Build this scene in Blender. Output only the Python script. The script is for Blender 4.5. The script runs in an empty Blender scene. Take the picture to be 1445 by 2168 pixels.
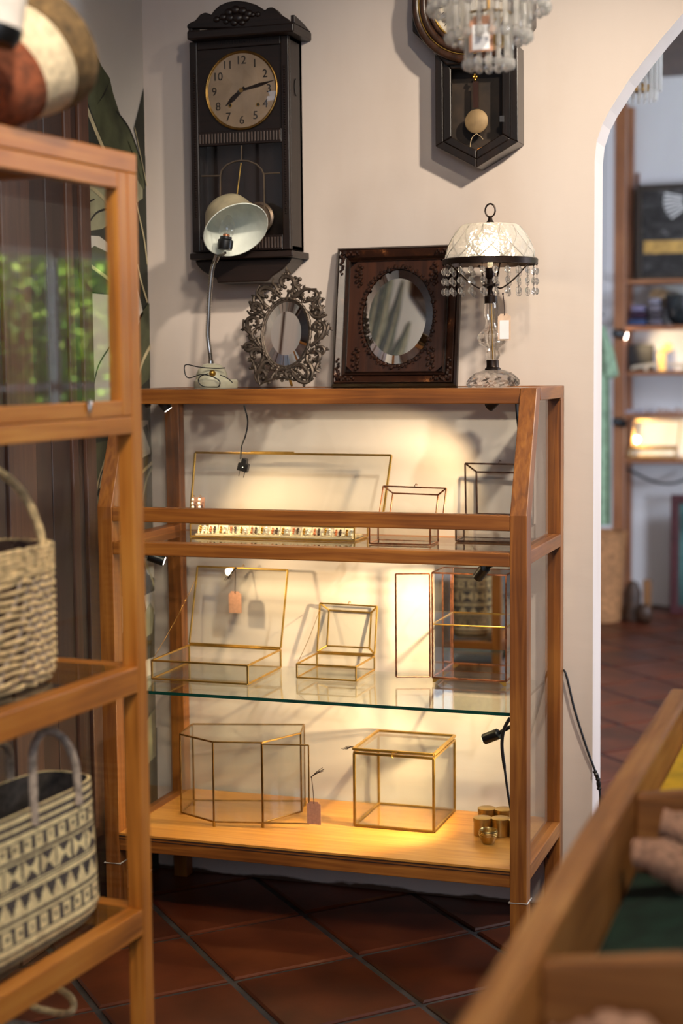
import bpy, bmesh, math, random
from mathutils import Vector, Matrix
random.seed(7)
R = math.radians
scene = bpy.context.scene
col = scene.collection

# ------------------------------------------------------------------ camera
# world axes: X along the plaster wall, Y into it, Z up; rows are the world axes seen from the lens
AX = Vector((0.94783612, 0.02049904, -0.31809822))
AY = Vector((0.31860989, -0.09134872, 0.94347398))
AZ = Vector((-0.00971756, -0.99560796, -0.09311481))
FPX, CPX, CPY = 3398.0, 722.5, 1084.0
EYE = Vector((0, 0, 1.5))
cd = bpy.data.cameras.new('camera'); cam = bpy.data.objects.new('camera', cd); col.objects.link(cam)
rot = Matrix(((AX.x, -AX.y, -AX.z), (AY.x, -AY.y, -AY.z), (AZ.x, -AZ.y, -AZ.z)))
cam.matrix_world = Matrix.Translation(EYE) @ rot.to_4x4()
cd.sensor_fit = 'VERTICAL'; cd.sensor_height = 36; cd.lens = FPX / 2168 * 36
cd.clip_start = .05; cd.clip_end = 100
cd.dof.use_dof = True; cd.dof.focus_distance = 4.05; cd.dof.aperture_fstop = 2.0
scene.camera = cam

# ------------------------------------------------------------------ world, exposure, big lights
w = bpy.data.worlds.new('world'); scene.world = w; w.use_nodes = True
w.node_tree.nodes['Background'].inputs[0].default_value = (.80, .88, 1, 1)
w.node_tree.nodes['Background'].inputs[1].default_value = 0.5
scene.view_settings.view_transform = 'Standard'; scene.view_settings.look = 'None'
scene.view_settings.gamma = 1; scene.view_settings.use_curve_mapping = False
scene.view_settings.exposure = 0.4
scene.cycles.max_bounces = 10; scene.cycles.transparent_max_bounces = 40
scene.cycles.glossy_bounces = 6; scene.cycles.transmission_bounces = 8; scene.cycles.diffuse_bounces = 4
scene.cycles.caustics_refractive = False; scene.cycles.caustics_reflective = False
scene.cycles.sample_clamp_indirect = 4
scene.cycles.use_denoising = True

def light(name, kind, loc, target, energy, color, parent=None, **kw):
    d = bpy.data.lights.new(name, kind); d.energy = energy; d.color = color
    for k, v in kw.items(): setattr(d, k, v)
    o = bpy.data.objects.new(name, d); col.objects.link(o); o.location = loc
    o.rotation_euler = (Vector(target) - Vector(loc)).to_track_quat('-Z', 'Y').to_euler()
    return o
WARM = (1, .74, .40); WARMW = (1, .86, .68); DAY = (.72, .82, 1)
light('ceiling_and_fill_spot', 'SPOT', (.35, 2.45, 3.0), (-.98, 4.25, 1.5), 205, WARMW, spot_size=R(56), spot_blend=.9, shadow_soft_size=.06)
light('ceiling_and_fill_spot', 'SPOT', (.1, 1.3, 3.0), (-1.2, 4.2, 1.7), 75, WARMW, spot_size=R(46), spot_blend=.9, shadow_soft_size=.08)
light('ceiling_and_fill_spot', 'SPOT', (-.2, .9, 3.0), (-1.4, 2.55, 1.4), 115, WARMW, spot_size=R(58), spot_blend=.9, shadow_soft_size=.08)
light('ceiling_and_fill_spot', 'SPOT', (-.6, .6, 3.05), (-2.0, 1.3, 2.2), 40, WARMW, spot_size=R(80), spot_blend=.9, shadow_soft_size=.08)  # added fill for the mural the mirror reflects; no lamp known there
light('ceiling_and_fill_spot', 'SPOT', (.5, 1.2, 3.05), (-.2, 2.2, .8), 105, WARMW, spot_size=R(60), spot_blend=.9, shadow_soft_size=.08)  # extra spot added to brighten the dark crate, not a known fitting
light('ceiling_and_fill_spot', 'SPOT', (-.4, 2.0, 3.05), (-2.0, 3.1, 1.6), 60, WARMW, spot_size=R(64), spot_blend=.9, shadow_soft_size=.08)  # warm fill added for the door planks, no known lamp
light('front_fill', 'AREA', (.3, -2.1, 2.5), (-.9, 4, 1.4), 26, DAY, shape='RECTANGLE', size=3.0, size_y=1.0)  # fill panel behind the camera, stands in for unseen daylight
light('far_fill', 'AREA', (1.3, 6.6, 3.1), (-1.2, 9.2, .7), 120, DAY, shape='RECTANGLE', size=1.6, size_y=1.2)  # unseen panel added to lift the dark far room; the ceiling has no opening
light('far_wall_fill', 'AREA', (2.0, 5.0, 1.2), (-1.2, 9.7, .45), 85, DAY, shape='RECTANGLE', size=.7, size_y=.7)  # low panel added out of view to brighten the far wall, not a window
light('far_fill', 'AREA', (1.7, 5.3, 2.6), (-.72, 4.35, 1.2), 42, (.88, .92, 1), shape='RECTANGLE', size=.8, size_y=.8)  # off-view panel added to whiten the arch reveal
light('sun', 'SUN', (1, 12, 6), (4.4, 9.5, 1.5), 85.0, (1, .95, .86), angle=R(2))

# ------------------------------------------------------------------ helpers
def at(px, py, x=None, y=None, z=None, d=None):
    """the point of the world on the plane X=x, Y=y or Z=z that lies on one sight line of the photograph"""
    q = Vector((px - CPX, py - CPY, FPX)); r = Vector((AX.dot(q), AY.dot(q), AZ.dot(q)))
    if x is not None: t = (x - EYE.x) / r.x
    elif y is not None: t = (y - EYE.y) / r.y
    elif z is not None: t = (z - EYE.z) / r.z
    else: t = d / FPX
    return EYE + r * t
CR = Vector((AX.x, AY.x, AZ.x)); CU = -Vector((AX.y, AY.y, AZ.y)); CF = Vector((AX.z, AY.z, AZ.z))

def lin(c):
    return tuple(((v / 255) / 12.92 if v / 255 <= .04045 else ((v / 255 + .055) / 1.055) ** 2.4) for v in c)
def nt(name):
    m = bpy.data.materials.new(name); m.use_nodes = True
    t = m.node_tree; b = t.nodes['Principled BSDF']
    return m, t, b
def L(t, a, b): t.links.new(a, b)
def N(t, kind, **kw):
    n = t.nodes.new(kind)
    for k, v in kw.items():
        if k.startswith('i_'):
            key = k[2:]; key = int(key) if key.isdigit() else key.replace('_', ' ')
            n.inputs[key].default_value = v
        else: setattr(n, k, v)
    return n
def ramp(t, fac, stops):
    r = N(t, 'ShaderNodeValToRGB'); L(t, fac, r.inputs[0])
    while len(r.color_ramp.elements) < len(stops): r.color_ramp.elements.new(.5)
    for e, (p, c) in zip(r.color_ramp.elements, stops): e.position = p; e.color = (*lin(c), 1)
    return r.outputs[0]
def coords(t, scale=(1, 1, 1), rot=(0, 0, 0)):
    c = N(t, 'ShaderNodeTexCoord'); mp = N(t, 'ShaderNodeMapping'); mp.inputs['Scale'].default_value = scale
    mp.inputs['Rotation'].default_value = rot
    L(t, c.outputs['Object'], mp.inputs[0]); return mp.outputs[0]
def bump(t, b, h, strength=.2, dist=.01):
    n = N(t, 'ShaderNodeBump'); n.inputs['Strength'].default_value = strength; n.inputs['Distance'].default_value = dist
    L(t, h, n.inputs['Height']); L(t, n.outputs[0], b.inputs['Normal'])
def plain(name, c, rough=.5, metal=0, var=.12, scale=30, bmp=.0, **kw):
    m, t, b = nt(name)
    nz = N(t, 'ShaderNodeTexNoise'); nz.inputs['Scale'].default_value = scale; nz.inputs['Detail'].default_value = 4
    L(t, coords(t), nz.inputs['Vector'])
    lo = tuple(v * (1 - var) for v in c); hi = tuple(min(255, v * (1 + var)) for v in c)
    L(t, ramp(t, nz.outputs[0], [(.3, lo), (.7, hi)]), b.inputs['Base Color'])
    b.inputs['Roughness'].default_value = rough; b.inputs['Metallic'].default_value = metal
    if bmp: bump(t, b, nz.outputs[0], bmp)
    for k, v in kw.items(): b.inputs[k].default_value = v
    return m
def wood(name, cols, axis='x', rough=.42, f=1.0, coat=.15):
    m, t, b = nt(name)
    s = {'x': (3.4, 75, 75), 'y': (75, 3.4, 75), 'z': (75, 75, 3.4)}[axis]
    s = tuple(v * f for v in s)
    n1 = N(t, 'ShaderNodeTexNoise'); n1.inputs['Scale'].default_value = 1; n1.inputs['Detail'].default_value = 7; n1.inputs['Distortion'].default_value = .6
    L(t, coords(t, s), n1.inputs['Vector'])
    n2 = N(t, 'ShaderNodeTexNoise'); n2.inputs['Scale'].default_value = 3.2; n2.inputs['Detail'].default_value = 3
    L(t, coords(t), n2.inputs['Vector'])
    mx = N(t, 'ShaderNodeMath', operation='MULTIPLY_ADD'); L(t, n2.outputs[0], mx.inputs[0]); mx.inputs[1].default_value = .55
    sb = N(t, 'ShaderNodeMath', operation='MULTIPLY'); L(t, n1.outputs[0], sb.inputs[0]); sb.inputs[1].default_value = .6
    L(t, sb.outputs[0], mx.inputs[2])
    L(t, ramp(t, mx.outputs[0], [(.34, cols[0]), (.56, cols[1]), (.78, cols[2])]), b.inputs['Base Color'])
    b.inputs['Roughness'].default_value = rough; b.inputs['Coat Weight'].default_value = coat; b.inputs['Coat Roughness'].default_value = .3
    bump(t, b, n1.outputs[0], .12, .004)
    return m
def glass_pane(name, tint=(.985, .995, .99), gloss=1.0):
    m = bpy.data.materials.new(name); m.use_nodes = True; t = m.node_tree; t.nodes.clear()
    o = N(t, 'ShaderNodeOutputMaterial'); mix = N(t, 'ShaderNodeMixShader')
    tr = N(t, 'ShaderNodeBsdfTransparent'); tr.inputs[0].default_value = (*tint, 1)
    gl = N(t, 'ShaderNodeBsdfGlossy'); gl.inputs['Roughness'].default_value = .0
    lw = N(t, 'ShaderNodeLayerWeight'); lw.inputs['Blend'].default_value = .5
    p5 = N(t, 'ShaderNodeMath', operation='POWER'); L(t, lw.outputs['Facing'], p5.inputs[0]); p5.inputs[1].default_value = 5
    mu = N(t, 'ShaderNodeMath', operation='MULTIPLY_ADD'); L(t, p5.outputs[0], mu.inputs[0]); mu.inputs[1].default_value = .9 * gloss; mu.inputs[2].default_value = .04 * gloss
    L(t, mu.outputs[0], mix.inputs[0]); L(t, tr.outputs[0], mix.inputs[1]); L(t, gl.outputs[0], mix.inputs[2]); L(t, mix.outputs[0], o.inputs[0])
    return m
def crystal(name, tint=(.93, .93, .9), rough=.03, tr=.45, scale=60, bmp=.0, milk=0):
    """cut glass: refracting body mixed with straight-through light so that it does not go black"""
    m = bpy.data.materials.new(name); m.use_nodes = True; t = m.node_tree; t.nodes.clear()
    o = N(t, 'ShaderNodeOutputMaterial'); mix = N(t, 'ShaderNodeMixShader'); mix.inputs[0].default_value = 1 - tr
    a = N(t, 'ShaderNodeBsdfTransparent'); a.inputs[0].default_value = (*tint, 1)
    g = N(t, 'ShaderNodeBsdfGlass'); g.inputs['Color'].default_value = (*tint, 1); g.inputs['Roughness'].default_value = rough; g.inputs['IOR'].default_value = 1.5
    L(t, a.outputs[0], mix.inputs[1]); L(t, g.outputs[0], mix.inputs[2]); L(t, mix.outputs[0], o.inputs[0])
    if milk:
        m2 = N(t, 'ShaderNodeMixShader'); m2.inputs[0].default_value = milk; tr_ = N(t, 'ShaderNodeBsdfTranslucent'); tr_.inputs[0].default_value = (*tint, 1); df_ = N(t, 'ShaderNodeBsdfDiffuse'); df_.inputs[0].default_value = (*tint, 1); tl_ = N(t, 'ShaderNodeMixShader'); L(t, tr_.outputs[0], tl_.inputs[1]); L(t, df_.outputs[0], tl_.inputs[2])
        L(t, mix.outputs[0], m2.inputs[1]); L(t, tl_.outputs[0], m2.inputs[2]); L(t, m2.outputs[0], o.inputs[0])
    if bmp:
        v = N(t, 'ShaderNodeTexVoronoi'); v.inputs['Scale'].default_value = scale; L(t, coords(t), v.inputs['Vector'])
        bn = N(t, 'ShaderNodeBump'); bn.inputs['Strength'].default_value = bmp; bn.inputs['Distance'].default_value = .01
        L(t, v.outputs[0], bn.inputs['Height']); L(t, bn.outputs[0], g.inputs['Normal'])
    return m
def glow(name, c, s):
    m = bpy.data.materials.new(name); m.use_nodes = True; t = m.node_tree; t.nodes.clear()
    o = N(t, 'ShaderNodeOutputMaterial'); e = N(t, 'ShaderNodeEmission'); e.inputs[0].default_value = (*c, 1); e.inputs[1].default_value = s
    L(t, e.outputs[0], o.inputs[0]); return m

# ------------------------------------------------------------------ materials
TEAK = [(78, 40, 12), (134, 78, 29), (174, 112, 47)]
TK = {a: wood('teak_' + a, TEAK, a) for a in 'xyz'}
HONEY = [(126, 70, 18), (186, 114, 39), (210, 144, 64)]
HN = {a: wood('honey_teak_' + a, HONEY, a) for a in 'xyz'}
SHELFW = wood('bottom_board_wood', [(168, 106, 40), (198, 136, 60), (216, 160, 82)], 'x', rough=.35)
DARK = [(14, 8, 7), (25, 14, 11), (38, 22, 16)]
DKz = wood('clock_walnut', DARK, 'z', rough=.42, coat=.08); DKx = wood('clock_walnut_across', DARK, 'x', rough=.42, coat=.08)
BLK = wood('ebonised_wood', [(15, 10, 9), (24, 17, 14), (40, 27, 20)], 'z', rough=.3, coat=.3)
REDB = wood('mahogany', [(32, 15, 8), (54, 26, 13), (76, 40, 21)], 'z', rough=.35, coat=.3)
DRK2 = plain('stained_moulding', (42, 23, 14), .35, 0, .45, 45, .15)
DOORW = wood('door_hardwood', [(58, 34, 24), (86, 54, 38), (112, 74, 54)], 'z', rough=.5, f=.8)
DOORD = wood('door_hardwood_dark', [(36, 20, 14), (54, 32, 22), (74, 44, 30)], 'z', rough=.5, f=.8)
CRATEW = wood('crate_wood', [(116, 70, 30), (172, 114, 56), (206, 150, 86)], 'y', rough=.55)
CRATEX = wood('crate_wood_across', [(104, 62, 26), (150, 96, 46), (184, 130, 72)], 'x', rough=.55)
BRASS = plain('aged_brass', (206, 166, 84), .36, 1, .1, 25)
BRASSD = plain('dark_brass', (160, 124, 68), .38, 1, .15, 40)
COPPER = plain('copper_trim', (186, 124, 88), .28, 1, .25, 60)
BRONZE = plain('bronze_trim', (108, 82, 68), .32, 1, .25, 60)
BRIGHT = plain('spun_brass', (196, 166, 104), .34, 1, .08, 20)
IRON = plain('cast_iron', (84, 74, 66), .5, .75, .3, 70, .1)
BLACKP = plain('black_plastic', (16, 16, 17), .35, 0, .1)
CABLE = plain('black_cable', (20, 20, 22), .5, 0, .1)
CHROME = plain('chrome', (200, 196, 190), .18, 1, .05)
LAMPBR = plain('oil_rubbed_bronze', (48, 36, 30), .35, .7, .2)
MIRROR = plain('mirror_silver', (235, 235, 232), .01, 1, .0)
PANE = glass_pane('window_glass'); CPANE = glass_pane('case_glass', (.993, .997, .995), .8); BPANE = glass_pane('box_glass', (.985, .99, .98), 1.0)
SHELFG = glass_pane('shelf_glass', (.955, .985, .965), 1.2)
EDGEG = plain('green_glass_edge', (18, 62, 52), .15, 0, .15)
CUT = crystal('cut_glass', (.99, .985, .97), .02, .5)
DOMEG = crystal('dome_glass', (1, .98, .93), .15, .35, 110, .5, .42)
BEAD = crystal('crystal_bead_glass', (.99, .99, .985), .0, .4, milk=.07)
BEADC = crystal('chandelier_bead_glass', (.99, .99, .985), .0, .4, milk=.2)
ROD = crystal('glass_rod', (.99, .98, .96), .04, .62, milk=.3)
CREAM = plain('cream_enamel', (202, 200, 178), .3, 0, .06)
ENAMW = plain('pale_enamel', (222, 228, 220), .3, 0, .04)
KRAFT = plain('kraft_card', (176, 130, 106), .8, 0, .06, 120)
STICK = plain('white_sticker', (236, 236, 240), .6, 0, .02)
STRING = plain('dark_brown_string', (52, 34, 28), .8)
PAPERB = plain('ink', (40, 34, 30), .6)
BULBG = glow('lit_bulb', (1, .8, .54), 9)
LEDW = glow('lit_led', (1, .82, .7), 40)

def wall_mat(name, c, warm):
    m, t, b = nt(name)
    n = N(t, 'ShaderNodeTexNoise'); n.inputs['Scale'].default_value = 1.6; n.inputs['Detail'].default_value = 6
    L(t, coords(t, (1.4, 1.4, .5)), n.inputs['Vector'])
    base = ramp(t, n.outputs[0], [(.3, warm), (.5, c), (.75, tuple(min(255, v + 8) for v in c))])
    # flaking, damp stains along the foot of the wall
    c2 = N(t, 'ShaderNodeTexCoord'); sx = N(t, 'ShaderNodeSeparateXYZ'); L(t, c2.outputs['Object'], sx.inputs[0])
    n2 = N(t, 'ShaderNodeTexNoise'); n2.inputs['Scale'].default_value = 7; n2.inputs['Detail'].default_value = 7; L(t, coords(t, (1, 1, 3)), n2.inputs['Vector'])
    a = N(t, 'ShaderNodeMath', operation='MULTIPLY_ADD'); L(t, sx.outputs[2], a.inputs[0]); a.inputs[1].default_value = -26.0; a.inputs[2].default_value = .0
    s = N(t, 'ShaderNodeMath', operation='ADD'); L(t, n2.outputs[0], s.inputs[0]); L(t, a.outputs[0], s.inputs[1])
    mask = ramp(t, s.outputs[0], [(.18, (0, 0, 0)), (.34, (255, 255, 255))])
    mix = N(t, 'ShaderNodeMixRGB'); L(t, mask, mix.inputs[0]); L(t, base, mix.inputs[1]); mix.inputs[2].default_value = (*lin((84, 60, 44)), 1)
    L(t, mix.outputs[0], b.inputs['Base Color']); b.inputs['Roughness'].default_value = .75
    bump(t, b, n2.outputs[0], .12, .01); return m
PLASTER = wall_mat('plaster', (220, 207, 199), (208, 192, 181))
PLASTERF = wall_mat('far_plaster', (216, 214, 214), (206, 202, 202))
PLASTERL = wall_mat('left_plaster', (216, 210, 204), (206, 198, 190))
def tile_mat():
    m, t, b = nt('terracotta_tile')
    n = N(t, 'ShaderNodeTexNoise'); n.inputs['Scale'].default_value = 5; n.inputs['Detail'].default_value = 6; L(t, coords(t), n.inputs['Vector'])
    oi = N(t, 'ShaderNodeObjectInfo')
    a = N(t, 'ShaderNodeMath', operation='MULTIPLY_ADD'); L(t, oi.outputs['Random'], a.inputs[0]); a.inputs[1].default_value = .3; L(t, n.outputs[0], a.inputs[2])
    L(t, ramp(t, a.outputs[0], [(.35, (42, 19, 11)), (.62, (80, 36, 18)), (.9, (106, 52, 28))]), b.inputs['Base Color'])
    b.inputs['Roughness'].default_value = .38; bump(t, b, n.outputs[0], .15, .01); return m
TILE = tile_mat()
GROUT = plain('grout', (52, 46, 42), .85, 0, .3, 20, .2)
CEIL = wood('ceiling_boards', [(58, 38, 26), (84, 58, 40), (104, 74, 52)], 'y', rough=.6, f=.5)

# ------------------------------------------------------------------ mesh builder
class MB:
    def __init__(self): self.v = []; self.f = []; self.mi = []; self.cur = 0
    def add(self, vs, fs):
        n = len(self.v); self.v += [Vector(v) for v in vs]
        for f in fs: self.f.append([i + n for i in f]); self.mi.append(self.cur)
        return self
    def box(self, lo, hi, M=None):
        x0, y0, z0 = lo; x1, y1, z1 = hi
        vs = [Vector(p) for p in ((x0, y0, z0), (x1, y0, z0), (x1, y1, z0), (x0, y1, z0), (x0, y0, z1), (x1, y0, z1), (x1, y1, z1), (x0, y1, z1))]
        if M: vs = [M @ v for v in vs]
        return self.add(vs, [(0, 3, 2, 1), (4, 5, 6, 7), (0, 1, 5, 4), (1, 2, 6, 5), (2, 3, 7, 6), (3, 0, 4, 7)])
    def hexa(self, b, t):
        return self.add(list(b) + list(t), [(0, 3, 2, 1), (4, 5, 6, 7), (0, 1, 5, 4), (1, 2, 6, 5), (2, 3, 7, 6), (3, 0, 4, 7)])
    def bar(self, a, b, w, h=None, up=None):
        a = Vector(a); b = Vector(b); h = h or w; d = (b - a).normalized()
        up = Vector(up) if up else (Vector((0, 0, 1)) if abs(d.z) < .9 else Vector((0, 1, 0)))
        s = d.cross(up).normalized(); u = s.cross(d)
        q = [s * -w / 2 - u * h / 2, s * w / 2 - u * h / 2, s * w / 2 + u * h / 2, s * -w / 2 + u * h / 2]
        return self.hexa([a + k for k in q], [b + k for k in q])
    def tube(self, path, r, n=8, closed=False, cap=True, flat=None):
        P = [Vector(p) for p in path]; m = len(P); rs = r if isinstance(r, (list, tuple)) else [r] * m
        vs = []; prev = None
        for i in range(m):
            a = P[(i - 1) % m] if (closed or i) else P[0]; b = P[(i + 1) % m] if (closed or i < m - 1) else P[-1]
            t = (b - a); t = t.normalized() if t.length > 1e-9 else Vector((0, 0, 1))
            if prev is None:
                s = t.cross(Vector((0, 0, 1)))
                if s.length < .1: s = t.cross(Vector((0, 1, 0)))
            else: s = prev - t * prev.dot(t)
            s.normalize(); prev = s; u = t.cross(s)
            for k in range(n):
                an = 2 * math.pi * k / n; vs.append(P[i] + (s * math.cos(an) + u * math.sin(an)) * rs[i])
        fs = []
        for i in range(m if closed else m - 1):
            j = (i + 1) % m
            for k in range(n): fs.append((i * n + k, i * n + (k + 1) % n, j * n + (k + 1) % n, j * n + k))
        if cap and not closed: fs.append(tuple(range(n - 1, -1, -1))); fs.append(tuple((m - 1) * n + k for k in range(n)))
        return self.add(vs, fs)
    def lathe(self, prof, n=32, M=None, capb=True, capt=True):
        M = M or Matrix(); vs = []; fs = []
        for (r, z) in prof:
            for k in range(n):
                a = 2 * math.pi * k / n; vs.append(M @ Vector((r * math.cos(a), r * math.sin(a), z)))
        for i in range(len(prof) - 1):
            for k in range(n): fs.append((i * n + k, i * n + (k + 1) % n, (i + 1) * n + (k + 1) % n, (i + 1) * n + k))
        if capb: fs.append(tuple(range(n - 1, -1, -1)))
        if capt: fs.append(tuple((len(prof) - 1) * n + k for k in range(n)))
        return self.add(vs, fs)
    def prism(self, poly, d):
        """poly: list of points; d: extrusion vector"""
        n = len(poly); P = [Vector(p) for p in poly]; d = Vector(d)
        fs = [tuple(range(n)), tuple(range(2 * n - 1, n - 1, -1))] + [(i, i + n, (i + 1) % n + n, (i + 1) % n) for i in range(n)]
        return self.add(P + [p + d for p in P], fs)
    def ball(self, c, r, n=10, m=6, s=(1, 1, 1)):
        prof = [(max(1e-5, math.sin(math.pi * i / m)) * r, -math.cos(math.pi * i / m) * r) for i in range(m + 1)]
        return self.lathe(prof, n, Matrix.Translation(c) @ Matrix.Diagonal((*s, 1)), False, False)
    def build(self, name, mat, parent=None, world=True, smooth=False, origin=None, bevel=0, sharp=40):
        vs = self.v
        root = parent
        while root is not None and root.parent is not None: root = root.parent
        loc = None
        if root is not None and world:
            inv = root.matrix_basis.inverted(); vs = [inv @ v for v in vs]
        elif root is None:
            if origin is None:
                xs = [v.x for v in vs]; ys = [v.y for v in vs]; zs = [v.z for v in vs]
                origin = Vector(((min(xs) + max(xs)) / 2, (min(ys) + max(ys)) / 2, min(zs)))
            loc = Vector(origin); vs = [v - loc for v in vs]
        me = bpy.data.meshes.new(name); me.from_pydata([tuple(v) for v in vs], [], self.f)
        bm = bmesh.new(); bm.from_mesh(me); bmesh.ops.recalc_face_normals(bm, faces=bm.faces)
        bm.to_mesh(me); bm.free()
        for mt in (mat if isinstance(mat, (list, tuple)) else [mat]): me.materials.append(mt)
        if isinstance(mat, (list, tuple)): me.polygons.foreach_set('material_index', self.mi)
        o = bpy.data.objects.new(name, me); col.objects.link(o)
        if parent is not None: o.parent = parent
        if loc is not None: o.location = loc
        if smooth:
            me.polygons.foreach_set('use_smooth', [True] * len(me.polygons))
            try: me.set_sharp_from_angle(angle=R(sharp))
            except Exception: pass
        if bevel:
            bv = o.modifiers.new('bevel', 'BEVEL'); bv.width = bevel; bv.segments = 2; bv.limit_method = 'ANGLE'
        return o
def tag(o, label, cat, group=None, kind=None):
    if label: o['label'] = label
    if cat: o['category'] = cat
    if group: o['group'] = group
    if kind: o['kind'] = kind
    return o
def thing(name, label, cat, loc, group=None, M=None):
    o = bpy.data.objects.new(name, None); col.objects.link(o); o.empty_display_size = .05
    o.matrix_world = M if M is not None else Matrix.Translation(loc)
    o.matrix_basis = o.matrix_world.copy()
    return tag(o, label, cat, group)
def struct(o, label=None):
    o['kind'] = 'structure'
    if label: o['label'] = label
    return o
def copy_tree(o, parent=None):
    c = o.copy(); col.objects.link(c)
    if parent is not None: c.parent = parent
    for ch in [k for k in bpy.data.objects if k.parent == o and k != c]: copy_tree(ch, c)
    return c
def smooth_path(pts, n=8, closed=False):
    P = [Vector(p) for p in pts]; m = len(P); out = []
    for i in range(m if closed else m - 1):
        if closed: a, b, c, d = P[(i - 1) % m], P[i], P[(i + 1) % m], P[(i + 2) % m]
        else: a, b, c, d = P[max(i - 1, 0)], P[i], P[i + 1], P[min(i + 2, m - 1)]
        for k in range(n):
            t = k / n
            out.append(.5 * ((2 * b) + (c - a) * t + (2 * a - 5 * b + 4 * c - d) * t * t + (3 * b - a - 3 * c + d) * t ** 3))
    if not closed: out.append(P[-1])
    return out
def frame_to(loc, zdir, xdir=(1, 0, 0)):
    z = Vector(zdir).normalized(); x = Vector(xdir); x = (x - z * x.dot(z)).normalized(); y = z.cross(x)
    return Matrix.Translation(loc) @ Matrix((x, y, z)).transposed().to_4x4()

# ================================================================== SETTING
W = 4.255; WT = .127; XL = -2.018; ZC = 3.15; YF = 9.75
arch = [(-.724, 0), (-.726, 1.0), (-.727, 1.96), (-.727, 2.018), (-.722, 2.066), (-.707, 2.111), (-.688, 2.146), (-.64, 2.218), (-.592, 2.277), (-.556, 2.319), (-.503, 2.377),
        (-.42, 2.46), (-.32, 2.55), (-.2, 2.63), (-.05, 2.69), (.1, 2.71)]
arch += [(.2 - x, z) for (x, z) in reversed(arch[:-1])]
outline = [(-2.2, 0)] + arch + [(2.6, 0), (2.6, ZC), (-2.2, ZC)]
b = MB()
bm = bmesh.new()
vs = [bm.verts.new((x, W, z)) for x, z in outline]; f = bm.faces.new(vs); bm.normal_update()
r = bmesh.ops.triangulate(bm, faces=[f])
fr_v = [v.co.copy() for v in bm.verts]; fr_f = [[v.index for v in ff.verts] for ff in bm.faces]
bm.verts.index_update(); fr_f = [[v.index for v in ff.verts] for ff in bm.faces]; bm.free()
b.add(fr_v, fr_f); b.add([v + Vector((0, WT, 0)) for v in fr_v], [f[::-1] for f in fr_f])
n = len(outline)
for i in range(n):
    p, q = outline[i], outline[(i + 1) % n]
    b.add([(p[0], W, p[1]), (q[0], W, q[1]), (q[0], W + WT, q[1]), (p[0], W + WT, p[1])], [(0, 1, 2, 3)])
struct(b.build('wall_back', PLASTER, origin=(0, W, 0)))
b = MB(); b.box((XL - .2, -2.3, 0), (XL, W, ZC)); wl = struct(b.build('wall_left', PLASTERL, origin=(XL, 2, 0)))
b = MB(); b.box((-2.3, -2.3, ZC), (2.8, 10, ZC + .1)); struct(b.build('ceiling', CEIL))
b = MB()
for lo_, hi_ in (((-2.218, -2.45, 0), (-1.5, -2.3, ZC)), ((2.1, -2.45, 0), (2.75, -2.3, ZC)), ((-1.5, -2.45, 2.5), (2.1, -2.3, ZC))): b.box(lo_, hi_)
struct(b.build('wall_front', PLASTER, origin=(0, -2.3, 0)))
b = MB(); b.box((2.6, -2.3, 0), (2.75, W, ZC)); struct(b.build('wall_right', PLASTER))
b = MB(); b.box((-2.6, YF, 0), (2.75, YF + .15, ZC)); struct(b.build('wall_far', PLASTERF, origin=(0, YF, 0)))
b = MB(); b.box((-2.6, W + WT, 0), (-2.45, YF, ZC)); struct(b.build('wall_far_left', PLASTERF, origin=(-2.5, 6, 0)))
b = MB()   # far room right wall round the garden window
b.box((2.4, W + WT, 0), (2.55, 6.3, ZC)); b.box((2.4, 8.2, 0), (2.55, YF, ZC)); b.box((2.4, 6.3, 0), (2.55, 8.2, .8)); b.box((2.4, 6.3, 2.12), (2.55, 8.2, ZC))
struct(b.build('wall_far_right', DOORD, origin=(2.5, 6, 0)))
win = thing('window_1', None, None, (2.45, 7.25, .8)); struct(win)
b = MB()
for y in (6.32, 7.24, 8.14): b.box((2.43, y, .8), (2.49, y + .04, 2.12))
for z in (.8, 1.36, 2.08): b.box((2.43, 6.32, z), (2.49, 8.18, z + .04))
b.build('window_frame', ENAMW, win)
b = MB(); b.box((2.455, 6.34, .82), (2.46, 8.16, 2.1)); b.build('pane', PANE, win)
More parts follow.
